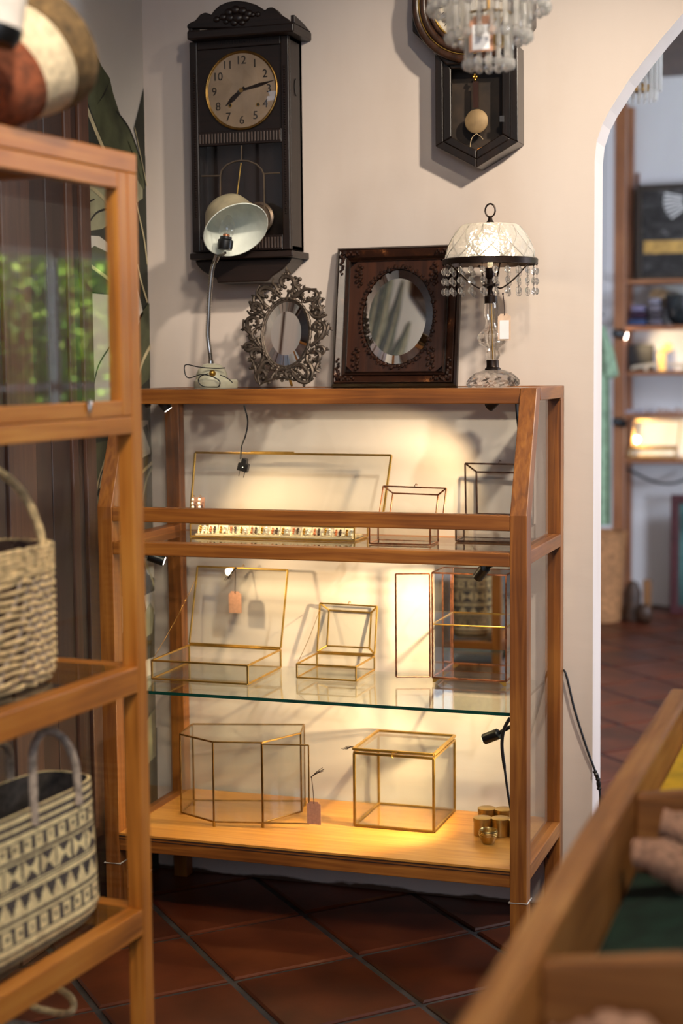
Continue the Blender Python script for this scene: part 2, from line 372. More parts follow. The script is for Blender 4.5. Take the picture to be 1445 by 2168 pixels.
# floor: slab of grout and every visible tile a piece
b = MB(); b.box((-2.6, -2.3, -.12), (2.75, 9.9, -.008)); fl = struct(b.build('floor', GROUT, origin=(0, 3, 0)))
A0 = Vector((-1.475, 4.012)); e1 = Vector((.2385, -.252)); e2 = Vector((.2385, .252)); g = .018
tilemesh = None; ntile = 0
for i in range(-24, 25):
    for j in range(-24, 25):
        p = A0 + e1 * i + e2 * j; c = p + (e1 + e2) / 2
        if not (-2.3 < c.x < .9 and 3.0 < c.y < 9.8): continue
        if c.y > 4.4 and c.x < -1.75 + 0 * c.y: continue
        if c.y > 4.6 and c.x > -.15 - .0 * c.y: continue
        if c.y < 4.2 and (c.x > -.35): continue
        if tilemesh is None:
            k = g / 2 / e1.length
            q = [(e1 * k + e2 * k), (e1 * (1 - k) + e2 * k), (e1 * (1 - k) + e2 * (1 - k)), (e1 * k + e2 * (1 - k))]
            cc = (e1 + e2) / 2; q = [v - cc for v in q]; qi = [v * .965 for v in q]
            m = MB(); m.add([(v.x, v.y, -.02) for v in q] + [(v.x, v.y, -.004) for v in q] + [(v.x, v.y, 0) for v in qi],
                  [(0, 1, 5, 4), (1, 2, 6, 5), (2, 3, 7, 6), (3, 0, 4, 7), (4, 5, 9, 8), (5, 6, 10, 9), (6, 7, 11, 10), (7, 4, 8, 11), (8, 9, 10, 11)])
            t0 = m.build('tile', TILE, fl, world=False); tilemesh = t0.data; o = t0
        else:
            o = bpy.data.objects.new('tile', tilemesh); col.objects.link(o); o.parent = fl
        o.location = Vector((c.x, c.y, random.uniform(-.0012, 0))) - fl.location
        o.rotation_euler = (random.uniform(-.002, .002), random.uniform(-.002, .002), random.uniform(-.006, .006)); ntile += 1
print('tiles', ntile)

# panelled hardwood door in the left wall
door = thing('door_1', None, None, (XL, 3.0, 0)); struct(door)
def dpart(name, y0, y1, t, mat, z0=0.005, z1=2.32):
    b = MB(); b.box((XL + .001, y0, z0), (XL + t, y1, z1)); return b.build(name, mat, door, bevel=.003)
dpart('stile', 3.83, 3.885, .014, DOORW); dpart('jamb', 3.79, 3.829, .004, DOORD); dpart('stile', 3.755, 3.789, .012, DOORW)
dpart('plank', 3.655, 3.753, .006, DOORD); dpart('plank', 3.563, 3.653, .005, DOORD); dpart('stile', 3.425, 3.561, .014, DOORW)
y_ = 3.423
for k in range(9):
    w_ = .11 if k % 3 != 2 else .14; dpart('plank' if k % 3 != 2 else 'stile', y_ - w_ + .002, y_, .006 if k % 3 != 2 else .014, DOORD if k % 3 == 0 else DOORW, z1=2.32 if k < 2 else 2.7); y_ -= w_
# painted banana-leaf mural on the left wall
LEAFM = plain('mural_leaf', (74, 78, 56), .7, 0, .3, 9); LEAFD = plain('mural_dark', (44, 46, 38), .7, 0, .25, 9)
LEAFP = plain('mural_pale_leaf', (150, 148, 122), .7, 0, .2, 9); VEIN = plain('mural_vein', (196, 184, 148), .7, 0, .1, 20); LINE = plain('mural_line', (34, 34, 30), .7)
PAPERW = plain('mural_ground', (214, 208, 198), .7, 0, .05, 9)
mural = MB()
def leaf(y0, z0, y1, z1, wd, mi, off, curve=.15, veins=7):
    a = Vector((0, y0, z0)); c = Vector((0, y1, z1)); d = c - a; s = Vector((0, -d.z, d.y)).normalized()
    n = 22; mid = []; 
    for i in range(n + 1):
        t = i / n; mid.append(a + d * t + s * curve * d.length * math.sin(t * math.pi) * .5)
    X = lambda v, k=0: Vector((XL + .0008 + off + k, v.y, v.z))
    lf = []; rt = []
    for i in range(n + 1):
        t = i / n; ww = wd * (math.sin(math.pi * t ** .75) ** .6 if 0 < t < 1 else 0)
        jl = 1 + .10 * math.sin(t * 31 + y0 * 9); jr = 1 + .10 * math.sin(t * 27 + z0 * 7)
        lf.append(mid[i] + s * ww * jl); rt.append(mid[i] - s * ww * jr)
    mural.cur = 3 if mi != 1 else 2   # outline behind the leaf
    ol = [p + (p - m) * .06 + s * .004 for p, m in zip(lf, mid)]; orr = [p + (p - m) * .06 - s * .004 for p, m in zip(rt, mid)]
    for i in range(n):
        mural.add([X(ol[i]), X(ol[i + 1]), X(orr[i + 1]), X(orr[i])], [(0, 1, 2, 3)])
    mural.cur = mi
    for i in range(n):
        mural.add([X(lf[i], .0004), X(lf[i + 1], .0004), X(mid[i + 1], .0004), X(mid[i], .0004)], [(0, 1, 2, 3)])
    mural.cur = {0: 1, 1: 0, 2: 0}[mi] if veins else mi
    for i in range(n):
        mural.add([X(mid[i], .0004), X(mid[i + 1], .0004), X(rt[i + 1], .0004), X(rt[i], .0004)], [(0, 1, 2, 3)])
    mural.cur = 4
    for i in range(n):
        ww = .014 * (1 - i / n) + .003
        mural.add([X(mid[i] + s * ww, .0008), X(mid[i + 1] + s * ww * .9, .0008), X(mid[i + 1] - s * ww * .9, .0008), X(mid[i] - s * ww, .0008)], [(0, 1, 2, 3)])
    for k in range(veins):
        i = int((k + 1.2) * n / (veins + 2))
        for side, arr in ((1, lf), (-1, rt)):
            mural.cur = 3 if mi != 1 else 4
            q = arr[min(n, i + 2)]; p = mid[i]; e = .0022
            mural.add([X(p + s * e, .0008), X(q + d.normalized() * e, .0008), X(q - d.normalized() * e, .0008), X(p - s * e, .0008)], [(0, 1, 2, 3)])
def mp(mi, pts, off):
    mural.cur = mi; P = [at(x, y, x=XL + .0008 + off) for x, y in pts]
    c_ = sum(P, Vector()) / len(P); b_ = bmesh.new(); f_ = b_.faces.new([b_.verts.new(p) for p in P]); bmesh.ops.triangulate(b_, faces=[f_]); b_.verts.index_update()
    mural.add([v.co.copy() for v in b_.verts], [[v.index for v in q.verts] for q in b_.faces]); b_.free()
def ml(mi, pts, w_, off):
    mural.cur = mi; P = smooth_path([at(x, y, x=XL + .0008 + off) for x, y in pts], 5); n_ = len(P)
    for i in range(n_ - 1):
        d_ = (P[i + 1] - P[i]).normalized(); s_ = Vector((0, -d_.z, d_.y)) * w_ / 2
        mural.add([P[i] + s_, P[i + 1] + s_, P[i + 1] - s_, P[i] - s_], [(0, 1, 2, 3)])
# big dark leaves right of the door, traced shape by shape
mp(1, [(150, 330), (316, 330), (318, 640), (322, 860), (326, 1400), (330, 1560), (150, 1560)], 0)
mp(0, [(20, -40), (110, -40), (122, 0), (150, 40), (190, 90), (215, 140), (232, 165), (240, 200), (246, 235), (275, 275), (290, 310), (300, 345), (306, 400), (240, 400), (150, 300), (60, 60)], .001)
mp(1, [(168, 195), (178, 195), (228, 330), (306, 402), (300, 470), (150, 330)], .0014)
ml(4, [(60, -30), (75, 0), (95, 42)], .006, .002); ml(4, [(168, 190), (190, 245), (222, 322), (250, 380)], .016, .002); ml(3, [(246, 235), (275, 275), (300, 345)], .006, .002)
mp(3, [(232, 172), (215, 205), (205, 222), (222, 200)], .002)
mp(1, [(304, 185), (296, 220), (283, 272), (298, 335), (308, 390)], .002); ml(4, [(285, 270), (300, 340), (312, 400)], .004, .003)
mp(2, [(176, 388), (236, 385), (240, 470), (215, 485), (178, 490)], .002); ml(3, [(182, 482), (205, 450), (238, 440)], .006, .003); ml(4, [(185, 390), (215, 415), (240, 445)], .012, .003); ml(3, [(180, 430), (200, 422)], .004, .003)
mp(5, [(178, 498), (210, 500), (236, 520), (240, 545), (182, 545)], .002)
mp(0, [(180, 535), (200, 520), (240, 540), (240, 625), (185, 620)], .003); ml(4, [(182, 556), (205, 572), (240, 598)], .01, .004)
mp(5, [(182, 614), (240, 626), (240, 860), (186, 860)], .003); ml(3, [(232, 735), (208, 775), (196, 830), (192, 860)], .006, .004)
mp(2, [(290, 380), (302, 400), (302, 420), (288, 430)], .003); ml(4, [(288, 430), (304, 500), (312, 560)], .007, .003); ml(4, [(290, 560), (300, 600), (312, 640)], .008, .003)
mp(5, [(286, 600), (298, 640), (303, 665), (290, 690)], .003); mp(0, [(294, 670), (316, 640), (318, 800), (296, 820)], .003); ml(4, [(290, 800), (304, 760), (320, 730)], .012, .004)
mp(0, [(195, 940), (240, 930), (222, 985), (206, 1030), (196, 1070)], .002); mp(4, [(228, 950), (232, 965), (218, 1020), (200, 1075), (196, 1055), (212, 1000)], .003); ml(3, [(228, 975), (214, 1005), (206, 1050)], .006, .004)
mp(2, [(198, 1065), (212, 1030), (224, 1060), (216, 1130), (200, 1130)], .003); ml(4, [(214, 1170), (206, 1215), (198, 1245)], .016, .003); mp(0, [(204, 1110), (222, 1150), (220, 1215), (206, 1240), (198, 1150)], .002)
mp(5, [(200, 1298), (220, 1295), (218, 1380), (206, 1390), (202, 1340)], .002)
for k in range(4): ml(3, [(204 + k * 5, 1296), (206 + k * 4, 1340), (200 + k * 6, 1385)], .008, .003)
mp(5, [(206, 1535), (222, 1500), (224, 1560), (214, 1600), (206, 1600)], .002); mp(5, [(252, 1265), (262, 1262), (264, 1330), (252, 1360)], .002)
mp(5, [(296, 890), (314, 890), (312, 905), (318, 960), (300, 970)], .002); mp(1, [(302, 905), (312, 898), (320, 950), (322, 965)], .003); ml(4, [(300, 1000), (316, 985), (326, 975)], .01, .003); ml(2, [(300, 1060), (312, 1010), (326, 985)], .01, .003)
mp(5, [(300, 1180), (326, 1185), (328, 1225), (312, 1215)], .002); mp(5, [(303, 1262), (328, 1250), (328, 1300), (310, 1295)], .002); mp(2, [(304, 1300), (318, 1275), (326, 1290), (322, 1340), (308, 1350)], .003); ml(4, [(306, 1190), (318, 1215), (326, 1240)], .01, .003)
mp(5, [(302, 1400), (328, 1390), (328, 1440), (304, 1470)], .002); mp(2, [(306, 1530), (328, 1500), (330, 1600), (310, 1620)], .002); mp(1, [(190, 1540), (332, 1540), (336, 1840), (196, 1840)], -.0002); ml(4, [(206, 1690), (216, 1740), (222, 1800)], .006, .003); ml(2, [(205, 1640), (215, 1670), (222, 1720)], .008, .003)
for k in range(7):
    t_ = k / 6; leaf(2.34 - .05 * k, 2.02, 2.34 - .16 * k - .1, 2.92 - .055 * k * k * .35, .062, (2, 1, 2, 0, 2, 1, 2)[k], .0004 * k + .03 * 0 + .002, .12)
for k in range(10):
    y = 1.25 - k * .27; leaf(y, 1.9 + .25 * math.sin(k * 2.1), y - .55 + .2 * math.sin(k), 2.75 + .3 * math.cos(k * 1.7), .13, k % 3, .0004 * k + .002, .2)
b = MB(); b.box((XL + .0005, -2.29, 2.72), (XL + .07, 1.62, ZC - .001)); struct(b.build('trim_1', DOORW, bevel=.01))
mo = mural.build('leaf_mural', [LEAFM, LEAFD, LEAFP, LINE, VEIN, PAPERW], wl, world=True)

# ================================================================== MAIN DISPLAY CABINET
CX0, CX1 = -1.946, -.802; YA = 3.768; YB = 4.238; YT = 3.887; ZT = 1.432; ZK = 1.128; PW = .042
cab = thing('display_cabinet', 'teak and glass display cabinet with sloped upper front, against the plaster wall', 'cabinet', ((CX0 + CX1) / 2, 4.0, 0))
for sx in (0, 1):
    x0 = CX0 if sx == 0 else CX1 - PW; x1 = x0 + PW
    b = MB(); d = .045
    prof = [(YA, 0), (YA, ZK), (YT, ZT), (YT + d, ZT), (YA + d + .004, ZK - .01), (YA + d, 0)]
    b.prism([(x0, y, z) for y, z in prof], (PW, 0, 0)); b.build('front_post', TK['z'], cab, bevel=.002)
    b = MB(); b.box((x0, YB - .04, 0), (x1, YB, ZT - .034)); b.build('back_post', TK['z'], cab, bevel=.002)
xi0, xi1 = CX0 + PW, CX1 - PW
def rail(name, lo, hi, ax='x', mat=None):
    b = MB(); b.box(lo, hi); return b.build(name, mat or TK[ax], cab, bevel=.0025)
rail('top_rail', (xi0, YT, 1.393), (xi1, YT + .042, ZT)); rail('top_rail', (CX0, YB - .042, 1.393), (CX1, YB, ZT))
rail('upper_front_rail', (xi0, YA + .002, 1.090), (xi1, YA + .032, ZK)); rail('tray_rail', (xi0, YA, 1.003), (xi1, YA + .04, 1.037))
rail('base_rail', (xi0, YA, .209), (xi1, YA + .036, .250))
for x0 in (CX0, CX1 - PW):
    rail('side_top_rail', (x0, YT + .045, 1.400), (x0 + PW, YB - .042, ZT), 'y'); rail('side_tray_rail', (x0, YA + .045, 1.006), (x0 + PW, YB - .04, 1.040), 'y')
    rail('side_base_rail', (x0, YA + .045, .219), (x0 + PW, YB - .04, .258), 'y')
rail('back_tray_rail', (xi0, YB - .036, .998), (xi1, YB, 1.022)); rail('back_base_rail', (xi0, YB - .036, .215), (xi1, YB, .245))
b = MB(); b.box((xi0, YA + .0, .2505), (xi1, YB, .256)); b.build('bottom_board', SHELFW, cab)
b = MB()
for z, y in ((.2475, YA - .0012), (.2405, YA - .0012)): b.box((xi0, y, z), (xi1, YA, z + .002))
b.build('groove_line', plain('groove_shadow', (50, 28, 16), .8), cab)
b = MB(); b.box((xi0 + .001, YT + .043, 1.424), (xi1 - .001, YB - .043, 1.4305)); b.build('top_glass', SHELFG, cab)
b = MB(); b.box((xi0 + .001, YA + .041, 1.014), (xi1 - .001, YB - .037, 1.022)); b.build('tray_glass', SHELFG, cab)
sg = MB(); sg.box((xi0 + .002, YA + .012, .6355), (xi1 - .002, YB - .042, .6435)); sgo = sg.build('glass_shelf', SHELFG, cab)
b = MB(); b.box((xi0 + .002, YA + .009, .6355), (xi1 - .002, YA + .0118, .6435)); b.build('shelf_edge', EDGEG, sgo)
# sloped and upright front panes, side panes
b = MB(); b.prism([(xi0, YA + .012, ZK + .0), (xi1, YA + .012, ZK + .0), (xi1, YT + .01, 1.3925), (xi0, YT + .01, 1.3925)], (0, .003, 0)); b.build('front_pane', CPANE, cab)
for x in (CX0 + .018, CX1 - .021):
    b = MB(); b.prism([(x, YA + .046, 1.041), (x, YB - .041, 1.041), (x, YB - .041, 1.399), (x, YT + .046, 1.399), (x, YA + .05, ZK)], (.003, 0, 0)); b.build('side_pane', CPANE, cab)
    b = MB(); b.box((x, YA + .046, .259), (x + .003, YB - .041, 1.005)); b.build('side_pane', CPANE, cab)
# white cord tied round the foot of the front post
for x0 in (CX0, CX1 - PW):
    b = MB(); z = .172
    b.tube([(x0 - .002, YA - .002, z), (x0 + PW + .002, YA - .002, z + .001), (x0 + PW + .002, YA + .047, z), (x0 - .002, YA + .047, z)], .002, 6, True); b.build('tied_cord', plain('white_cord', (210, 205, 196), .8), cab)

# ---- cabinet spotlights: black heads on a bracket, each a thing
def spot(name, label, head, aim, mount, energy, size=84, lit=True, col_=WARM):
    head = Vector(head); dr = (Vector(aim) - head).normalized()
    t = thing(name, label, 'spotlight', head, 'black spotlights inside the glass cabinet')
    M = frame_to(head, dr)
    b = MB(); b.lathe([(.0125, -.022), (.0142, -.02), (.0142, .022), (.0125, .0235)], 20, M); b.build('head', BLACKP, t, smooth=True)
    b = MB(); b.lathe([(.0105, .0237), (.0105, .0245)], 16, M); b.build('lens', LEDW if lit else BLACKP, t)
    b = MB(); b.tube(smooth_path([head - dr * .012, head - dr * .02 + (Vector(mount) - head) * .5 + Vector((0, 0, .006)), mount], 5), .005, 8); b.ball(Vector(mount), .009)
    b.build('bracket', BLACKP, t, smooth=True)
    if lit:
        l = light('spot_beam', 'SPOT', M @ Vector((0, 0, .03)), aim, energy, col_, spot_size=R(size), spot_blend=.7, shadow_soft_size=.012)
        bpy.context.view_layer.update(); mw = l.matrix_world.copy(); l.parent = t; l.matrix_parent_inverse = t.matrix_basis.inverted()
    return t
spot('cabinet_spotlight', 'black spotlight under the top rail at the cabinet right', at(1046, 850, y=4.02), (-1.35, 4.2, 1.05), (-.86, 4.02, 1.388), 9)
spot('cabinet_spotlight', 'black spotlight under the tray above the tall mirrored case', at(1019, 1211, y=3.93), (-1.27, 4.2, .60), (-.86, 3.94, .992), 26, 100)
spot('cabinet_spotlight', 'black spotlight hanging low at the right post above the brass cups', at(1040, 1559, y=3.98), (-1.5, 4.05, .27), (-.85, 3.985, .575), 16, 100)
spot('cabinet_spotlight', 'black spotlight under the top rail at the cabinet left', at(345, 852, y=3.97), (-1.62, 4.08, 1.03), (-1.89, 3.97, 1.388), 14, 84)
spot('cabinet_spotlight', 'lit spotlight glowing under the tray at the cabinet left', at(330, 1182, y=3.97), (-1.35, 4.2, .75), (-1.89, 3.97, .99), 5, 95)

# ================================================================== BRASS AND GLASS BOXES
def pane_quad(q, t=.002):
    q = [Vector(p) for p in q]; n = (q[1] - q[0]).cross(q[2] - q[0]).normalized() * t
    b = MB(); b.prism([p - n / 2 for p in q], n); return b
def edges_part(name, segs, wd, mat, parent):
    b = MB()
    for a, c in segs:
        b.bar(a, c, wd)
    return b.build(name, mat, parent, bevel=wd * .18)
def ring(q): return [(q[i], q[(i + 1) % len(q)]) for i in range(len(q))]
def hinged_box(name, label, mat, x0, x1, y0, y1, z, h, wd, lid=None, inner=None, cat='box', skip=()):
    z0 = z + wd / 2 + .0005
    t = thing(name, label, cat, ((x0 + x1) / 2, (y0 + y1) / 2, z), 'brass and glass boxes in the cabinet')
    B = [Vector(p) for p in ((x0, y0, z0), (x1, y0, z0), (x1, y1, z0), (x0, y1, z0))]; T = [p + Vector((0, 0, h - wd)) for p in B]
    edges_part('frame', ring(B) + ring(T) + [(B[i], T[i]) for i in range(4)], wd, mat, t)
    for i, nm in enumerate(('front_pane', 'right_pane', 'back_pane', 'left_pane')):
        pane_quad([B[i], B[(i + 1) % 4], T[(i + 1) % 4], T[i]]).build(nm, BPANE, t)
    pane_quad(B).build('bottom_pane', BPANE, t)
    if lid:
        q = [Vector(p) for p in lid]   # bottom-left, bottom-right, top-right, top-left
        if inner is None:
            lo = edges_part('lid', ring(q), wd, mat, t); pane_quad(q).build('lid_pane', BPANE, lo)
        else:
            k, dep = inner; c = sum(q, Vector()) / 4; n = (q[1] - q[0]).cross(q[3] - q[0]).normalized()
            if n.y < 0: n = -n
            iq = [c + (p - c) * k + n * dep for p in q]
            lo = edges_part('lid', ring(q) + ring(iq) + [(q[i], iq[i]) for i in range(4)], wd, mat, t)
            pane_quad(iq).build('lid_pane', BPANE, lo)
            for i in range(4): pane_quad([q[i], q[(i + 1) % 4], iq[(i + 1) % 4], iq[i]]).build('lid_pane', BPANE, lo)
        m = (q[2] + q[3]) / 2; e = (q[2] - q[3]).normalized(); u = (q[3] - q[0]).normalized()
        b = MB(); b.tube([m + u * wd * .4, m + u * .006, m + u * .010 + e * .003, m + u * .008 + e * .006, m + u * .005 + e * .005], .0011, 6); b.build('clasp', mat, t)
        hm = (q[0] + q[1]) / 2; L_ = (q[1] - q[0]).length
        b = MB(); b.tube([q[0] + e * L_ * .2, q[0] + e * L_ * .8], wd * .55, 8); b.build('hinge', mat, t)
    return t
# long jewellery case on the tray
zt = 1.0225
yl = 4.155; lidA = [at(402, 1082, y=4.158), at(808, 1090, y=4.158), at(828, 964, y=4.192), at(413, 958, y=4.192)]
bA = hinged_box('jewellery_case', 'long brass-edged glass jewellery case with open lid on the upper tray', BRASS, -1.80, -1.325, 4.035, 4.152, zt, .04, .004)
q = lidA; ql = [Vector((p.x, p.y, p.z)) for p in q]; zb = zt + .042; ql[0].z = zb; ql[1].z = zb
lo = edges_part('lid', ring(ql), .006, BRASS, bA); pane_quad(ql).build('lid_pane', BPANE, lo)
b = MB(); b.bar(ql[3] + Vector((.17, 0, .003)), ql[3] + Vector((.3, 0, .003)), .004); b.build('hinge', BRASS, bA)
CUSH = plain('jewellery_liner', (214, 196, 160), .8)
b = MB(); b.box((-1.79, 4.045, zt + .0052), (-1.335, 4.142, zt + .010)); b.build('liner', CUSH, bA)
JW = [plain('bead_gold', (212, 160, 70), .3, .9), plain('bead_white', (230, 224, 214), .4), plain('bead_coral', (206, 120, 74), .4), plain('bead_dark', (70, 56, 44), .4)]
for k in range(15):
    x = -1.775 + k * .0305; t = thing('earring_card', '%s earring card from the left lying in the long jewellery case' % ('first', 'second', 'third', 'fourth', 'fifth', 'sixth', 'seventh', 'eighth', 'ninth', 'tenth', 'eleventh', 'twelfth', 'thirteenth', 'fourteenth', 'fifteenth')[k], 'earrings', (x, 4.07, zt + .0105), 'earring cards in the jewellery case')
    hh = .020 + .004 * ((k * 7) % 3); Mc = Matrix.Translation((x, 4.058, zt + .0106)) @ Matrix.Rotation(R(-24), 4, 'X')
    b = MB(); b.box((-.0135, 0, 0), (.0135, .0012, hh), Mc); b.build('card', plain('card_cream', (222, 208, 176), .8) if k == 0 else bpy.data.materials['card_cream'], t)
    for s in (-1, 1):
        b = MB(); 
        for i in range(3): b.ball(Mc @ Vector((s * .006, -.0028, .005 + i * .0062)), .0030 + .0006 * ((i + k) % 3), 8, 5)
        b.build('bead_drop', JW[(k * 2 + (s > 0)) % 4], t, smooth=True)
b = MB()
t = thing('earring_card', 'brown card with white beaded earrings propped at the jewellery case left end', 'earrings', at(417, 1080, y=4.11))
q = [at(404, 1096, y=4.105), at(432, 1096, y=4.105), at(433, 1053, y=4.112), at(405, 1053, y=4.112)]
b = MB(); b.prism(q, (0, .002, 0)); b.build('card', plain('brown_card', (112, 80, 68), .8), t)
for px in (408, 422):
    b = MB()
    for i, py in enumerate((1058, 1066, 1074, 1081)): b.ball(at(px - (i % 2), py, y=4.098), .0042, 8, 5, (1, 1, 1.2))
    b.build('bead_drop', JW[1], t, smooth=True)
    b = MB(); b.tube(smooth_path([at(px, 1056, y=4.099), at(px, 1050, y=4.099), at(px + 3, 1049, y=4.1), at(px + 4, 1055, y=4.102)], 4), .0008, 5); b.build('hook', JW[0], t)
# copper trinket box
lid = [at(800, 1090, y=4.075), at(936, 1093, y=4.075), at(944, 1034, y=4.115), at(811, 1029, y=4.115)]
for p in lid[:2]: p.z = zt + .052
hinged_box('trinket_box', 'small copper-edged glass trinket box with sloping open lid on the upper tray', COPPER, -1.27, -1.105, 3.995, 4.072, zt, .05, .004, lid, (.72, .016))
# bronze box behind the right post
lid = [at(986, 1090, y=4.19), at(1128, 1092, y=4.19), at(1128, 984, y=4.205), at(984, 981, y=4.205)]
for p in lid[:2]: p.z = zt + .045
hinged_box('trinket_box', 'dark bronze-edged glass box with sloping open lid, rightmost on the upper tray', BRONZE, lid[0].x - .005, lid[1].x + .005, 4.10, 4.186, zt, .044, .0045, lid, (.72, .02))
# shelf
zs = .644
lid = [at(394, 1362, y=4.165), at(588, 1373, y=4.165), at(609, 1207, y=4.205), at(418, 1199, y=4.205)]
hinged_box('hinged_glass_box', 'flat brass and glass box with a tall open lid, left on the glass shelf', BRASS, -1.868, -1.588, 3.915, 4.163, zs, .055, .005, [Vector((-1.868, 4.165, zs + .058)), Vector((-1.588, 4.165, zs + .058)), lid[2], lid[3]])
boxD = col.objects[-1]
lidE = [Vector((-1.494, 4.205, zs + .045)), Vector((-1.325, 4.205, zs + .045)), at(798, 1284, y=4.232), at(677, 1277, y=4.232)]
hinged_box('hinged_glass_box', 'small brass and glass box with a sloping open lid, middle of the glass shelf', BRASS, -1.494, -1.325, 4.038, 4.203, zs, .042, .0045, lidE, (.74, .018))
# chains of the two lids
for a, c, nm, par in ((lid[3] + Vector((.0, -.006, -.03)), Vector((-1.868, 3.925, zs + .057)), 'flat', 0), (lidE[3] + Vector((.0, -.006, -.02)), Vector((-1.494, 4.047, zs + .044)), 'small', 1)):
    pts = [a.lerp(c, i / 60) - Vector((0, 0, .008 * math.sin(math.pi * i / 60))) for i in range(61)]
    b = MB(); b.tube(pts, [.0005 if i % 2 else .0011 for i in range(61)], 5)
    par_o = [o for o in col.objects if o.name.startswith('hinged_glass_box')][par]
    b.build('lid_chain', BRASSD, par_o)
# tall case with open door and mirror back
fx0, fx1 = -1.125, -.925; fy0, fy1 = 4.085, 4.195; fz0 = zs + .014; fz1 = at(922, 1213, y=fy0).z
tc = thing('tall_glass_case', 'tall copper-edged glass case with shelf, mirror back and open door, on the glass shelf', 'case', ((fx0 + fx1) / 2, 4.14, zs))
B = [Vector(p) for p in ((fx0, fy0, fz0), (fx1, fy0, fz0), (fx1, fy1, fz0), (fx0, fy1, fz0))]; T = [Vector((p.x, p.y, fz1)) for p in B]
edges_part('frame', ring(B) + ring(T) + [(B[i], T[i]) for i in range(4)], .0045, COPPER, tc)
pane_quad([B[1], B[2], T[2], T[1]]).build('right_pane', BPANE, tc); pane_quad([B[3], B[0], T[0], T[3]]).build('left_pane', BPANE, tc)
pane_quad(T).build('top_pane', BPANE, tc); pane_quad(B).build('bottom_pane', BPANE, tc)
b = MB(); b.box((fx0 + .002, fy1 - .003, fz0), (fx1 - .002, fy1 - .001, fz1)); b.build('mirror_back', MIRROR, tc)
zm = at(925, 1322, y=fy0).z; sh = [Vector((p.x, p.y, zm)) for p in B]
so = edges_part('shelf_frame', ring(sh), .0035, BRASS, tc); pane_quad(sh).build('shelf_pane', BPANE, so)
for x, y in ((fx0, fy0), (fx1, fy0), (fx0, fy1), (fx1, fy1)):
    sx = 1 if x == fx0 else -1
    b = MB(); b.prism([(x, y, fz0 - .0025), (x + sx * .02, y, fz0 - .0025), (x + sx * .006, y, zs + .0004), (x, y, zs + .0004)], (0, .004 if y == fy0 else -.004, 0)); b.build('foot', BRASS, tc)
hd = at(918, 1217, y=fy0 - .01); e0 = at(837, 1217, y=fy0 - .03)
D = [Vector((fx0 - .006, fy0 - .004, fz0 + .002)), Vector((e0.x, fy0 - .03, fz0 + .002)), Vector((e0.x, fy0 - .03, fz1 - .002)), Vector((fx0 - .006, fy0 - .004, fz1 - .002))]
do = edges_part('door', ring(D), .004, COPPER, tc); pane_quad(D).build('door_pane', BPANE, do)
# bottom: half-octagon case
zb = .2565
hp = [at(384, 1730, z=zb), at(453, 1750, z=zb), at(556, 1752, z=zb), at(638, 1728, z=zb)]
htop = at(453, 1571, x=None, y=hp[1].y).z
hp += [at(643, 1534, z=htop), at(407, 1533, z=htop)]
G = [Vector((p.x, min(p.y, 4.2), zb + .0135)) for p in hp]; GT = [Vector((p.x, p.y, htop)) for p in G]
oc = thing('faceted_glass_case', 'brass-edged half-octagon glass case with an open door on the bottom board', 'case', (-1.63, 4.05, zb))
edges_part('frame', ring(G) + ring(GT) + [(G[i], GT[i]) for i in range(6)], .0045, BRASSD, oc)
for i in range(6):
    if i == 2: continue
    pane_quad([G[i], G[(i + 1) % 6], GT[(i + 1) % 6], GT[i]]).build('side_pane', BPANE, oc)
pane_quad(GT).build('top_pane', BPANE, oc); pane_quad(G).build('bottom_pane', BPANE, oc)
for i in (1, 2, 4, 5):
    b = MB(); b.lathe([(.004, zb), (.004, G[0].z)], 10, Matrix.Translation((G[i].x, G[i].y, 0))); b.build('foot', BRASS, oc)
e1_ = at(650, 1578, y=G[2].y + .01); D = [G[2] + Vector((.004, -.006, .002)), Vector((e1_.x, G[2].y + .02, G[2].z + .002)), Vector((e1_.x, G[2].y + .02, htop - .003)), Vector((G[2].x + .004, G[2].y - .006, htop - .003))]
do = edges_part('door', ring(D), .0035, BRASSD, oc); pane_quad(D).build('door_pane', BPANE, do)
gdoor = D
# bottom: square case
hz = at(916, 1597, y=4.007).z
qb = hinged_box('square_glass_case', 'square brass-edged glass case with flat lid on the bottom board', BRASS, -1.322, -1.102, 4.007, 4.225, zb, hz - zb - .008, .007)
zl = hz; LQ = [Vector((-1.323, 4.004, zl)), Vector((-1.101, 4.004, zl)), Vector((-1.101, 4.226, zl)), Vector((-1.323, 4.226, zl))]
lo = edges_part('lid', ring(LQ), .0075, BRASS, qb); pane_quad(LQ).build('lid_pane', BPANE, lo)
b = MB(); m = (LQ[0] + LQ[1]) / 2; b.tube([m + Vector((.01, -.006, 0)), m + Vector((0, -.006, 0)), m + Vector((-.002, -.007, -.012)), m + Vector((.002, -.007, -.016))], .0015, 6); b.build('clasp', BRASS, qb)
# brass cups
def brass_pot(p, label):
    t = thing('brass_pot', label, 'pot', p, 'lidded brass pots on the bottom board'); r = .0235
    b = MB(); b.lathe([(r, 0), (r, .037)], 28, Matrix.Translation(p)); b.build('body', BRIGHT, t, smooth=True)
    b = MB(); b.lathe([(r + .001, .0375), (r + .001, .046), (r - .001, .047)], 28, Matrix.Translation(p)); b.build('lid', BRIGHT, t, smooth=True)
for px, py, lb in ((1021, 1767, 'lidded brass pot behind the small brass cup, front left of the group'), (1059, 1768, 'lidded brass pot right behind the small brass cup'), (1030, 1746, 'lidded brass pot in the back row, left one'), (1066, 1748, 'lidded brass pot in the back row, right one'), (1096, 1772, 'lidded brass pot half behind the right front post')):
    p = at(px, py, z=zb); brass_pot(p, lb)
p = at(1033, 1785, z=zb); t = thing('brass_cup', 'small round open brass cup in front of the brass pots', 'cup', p)
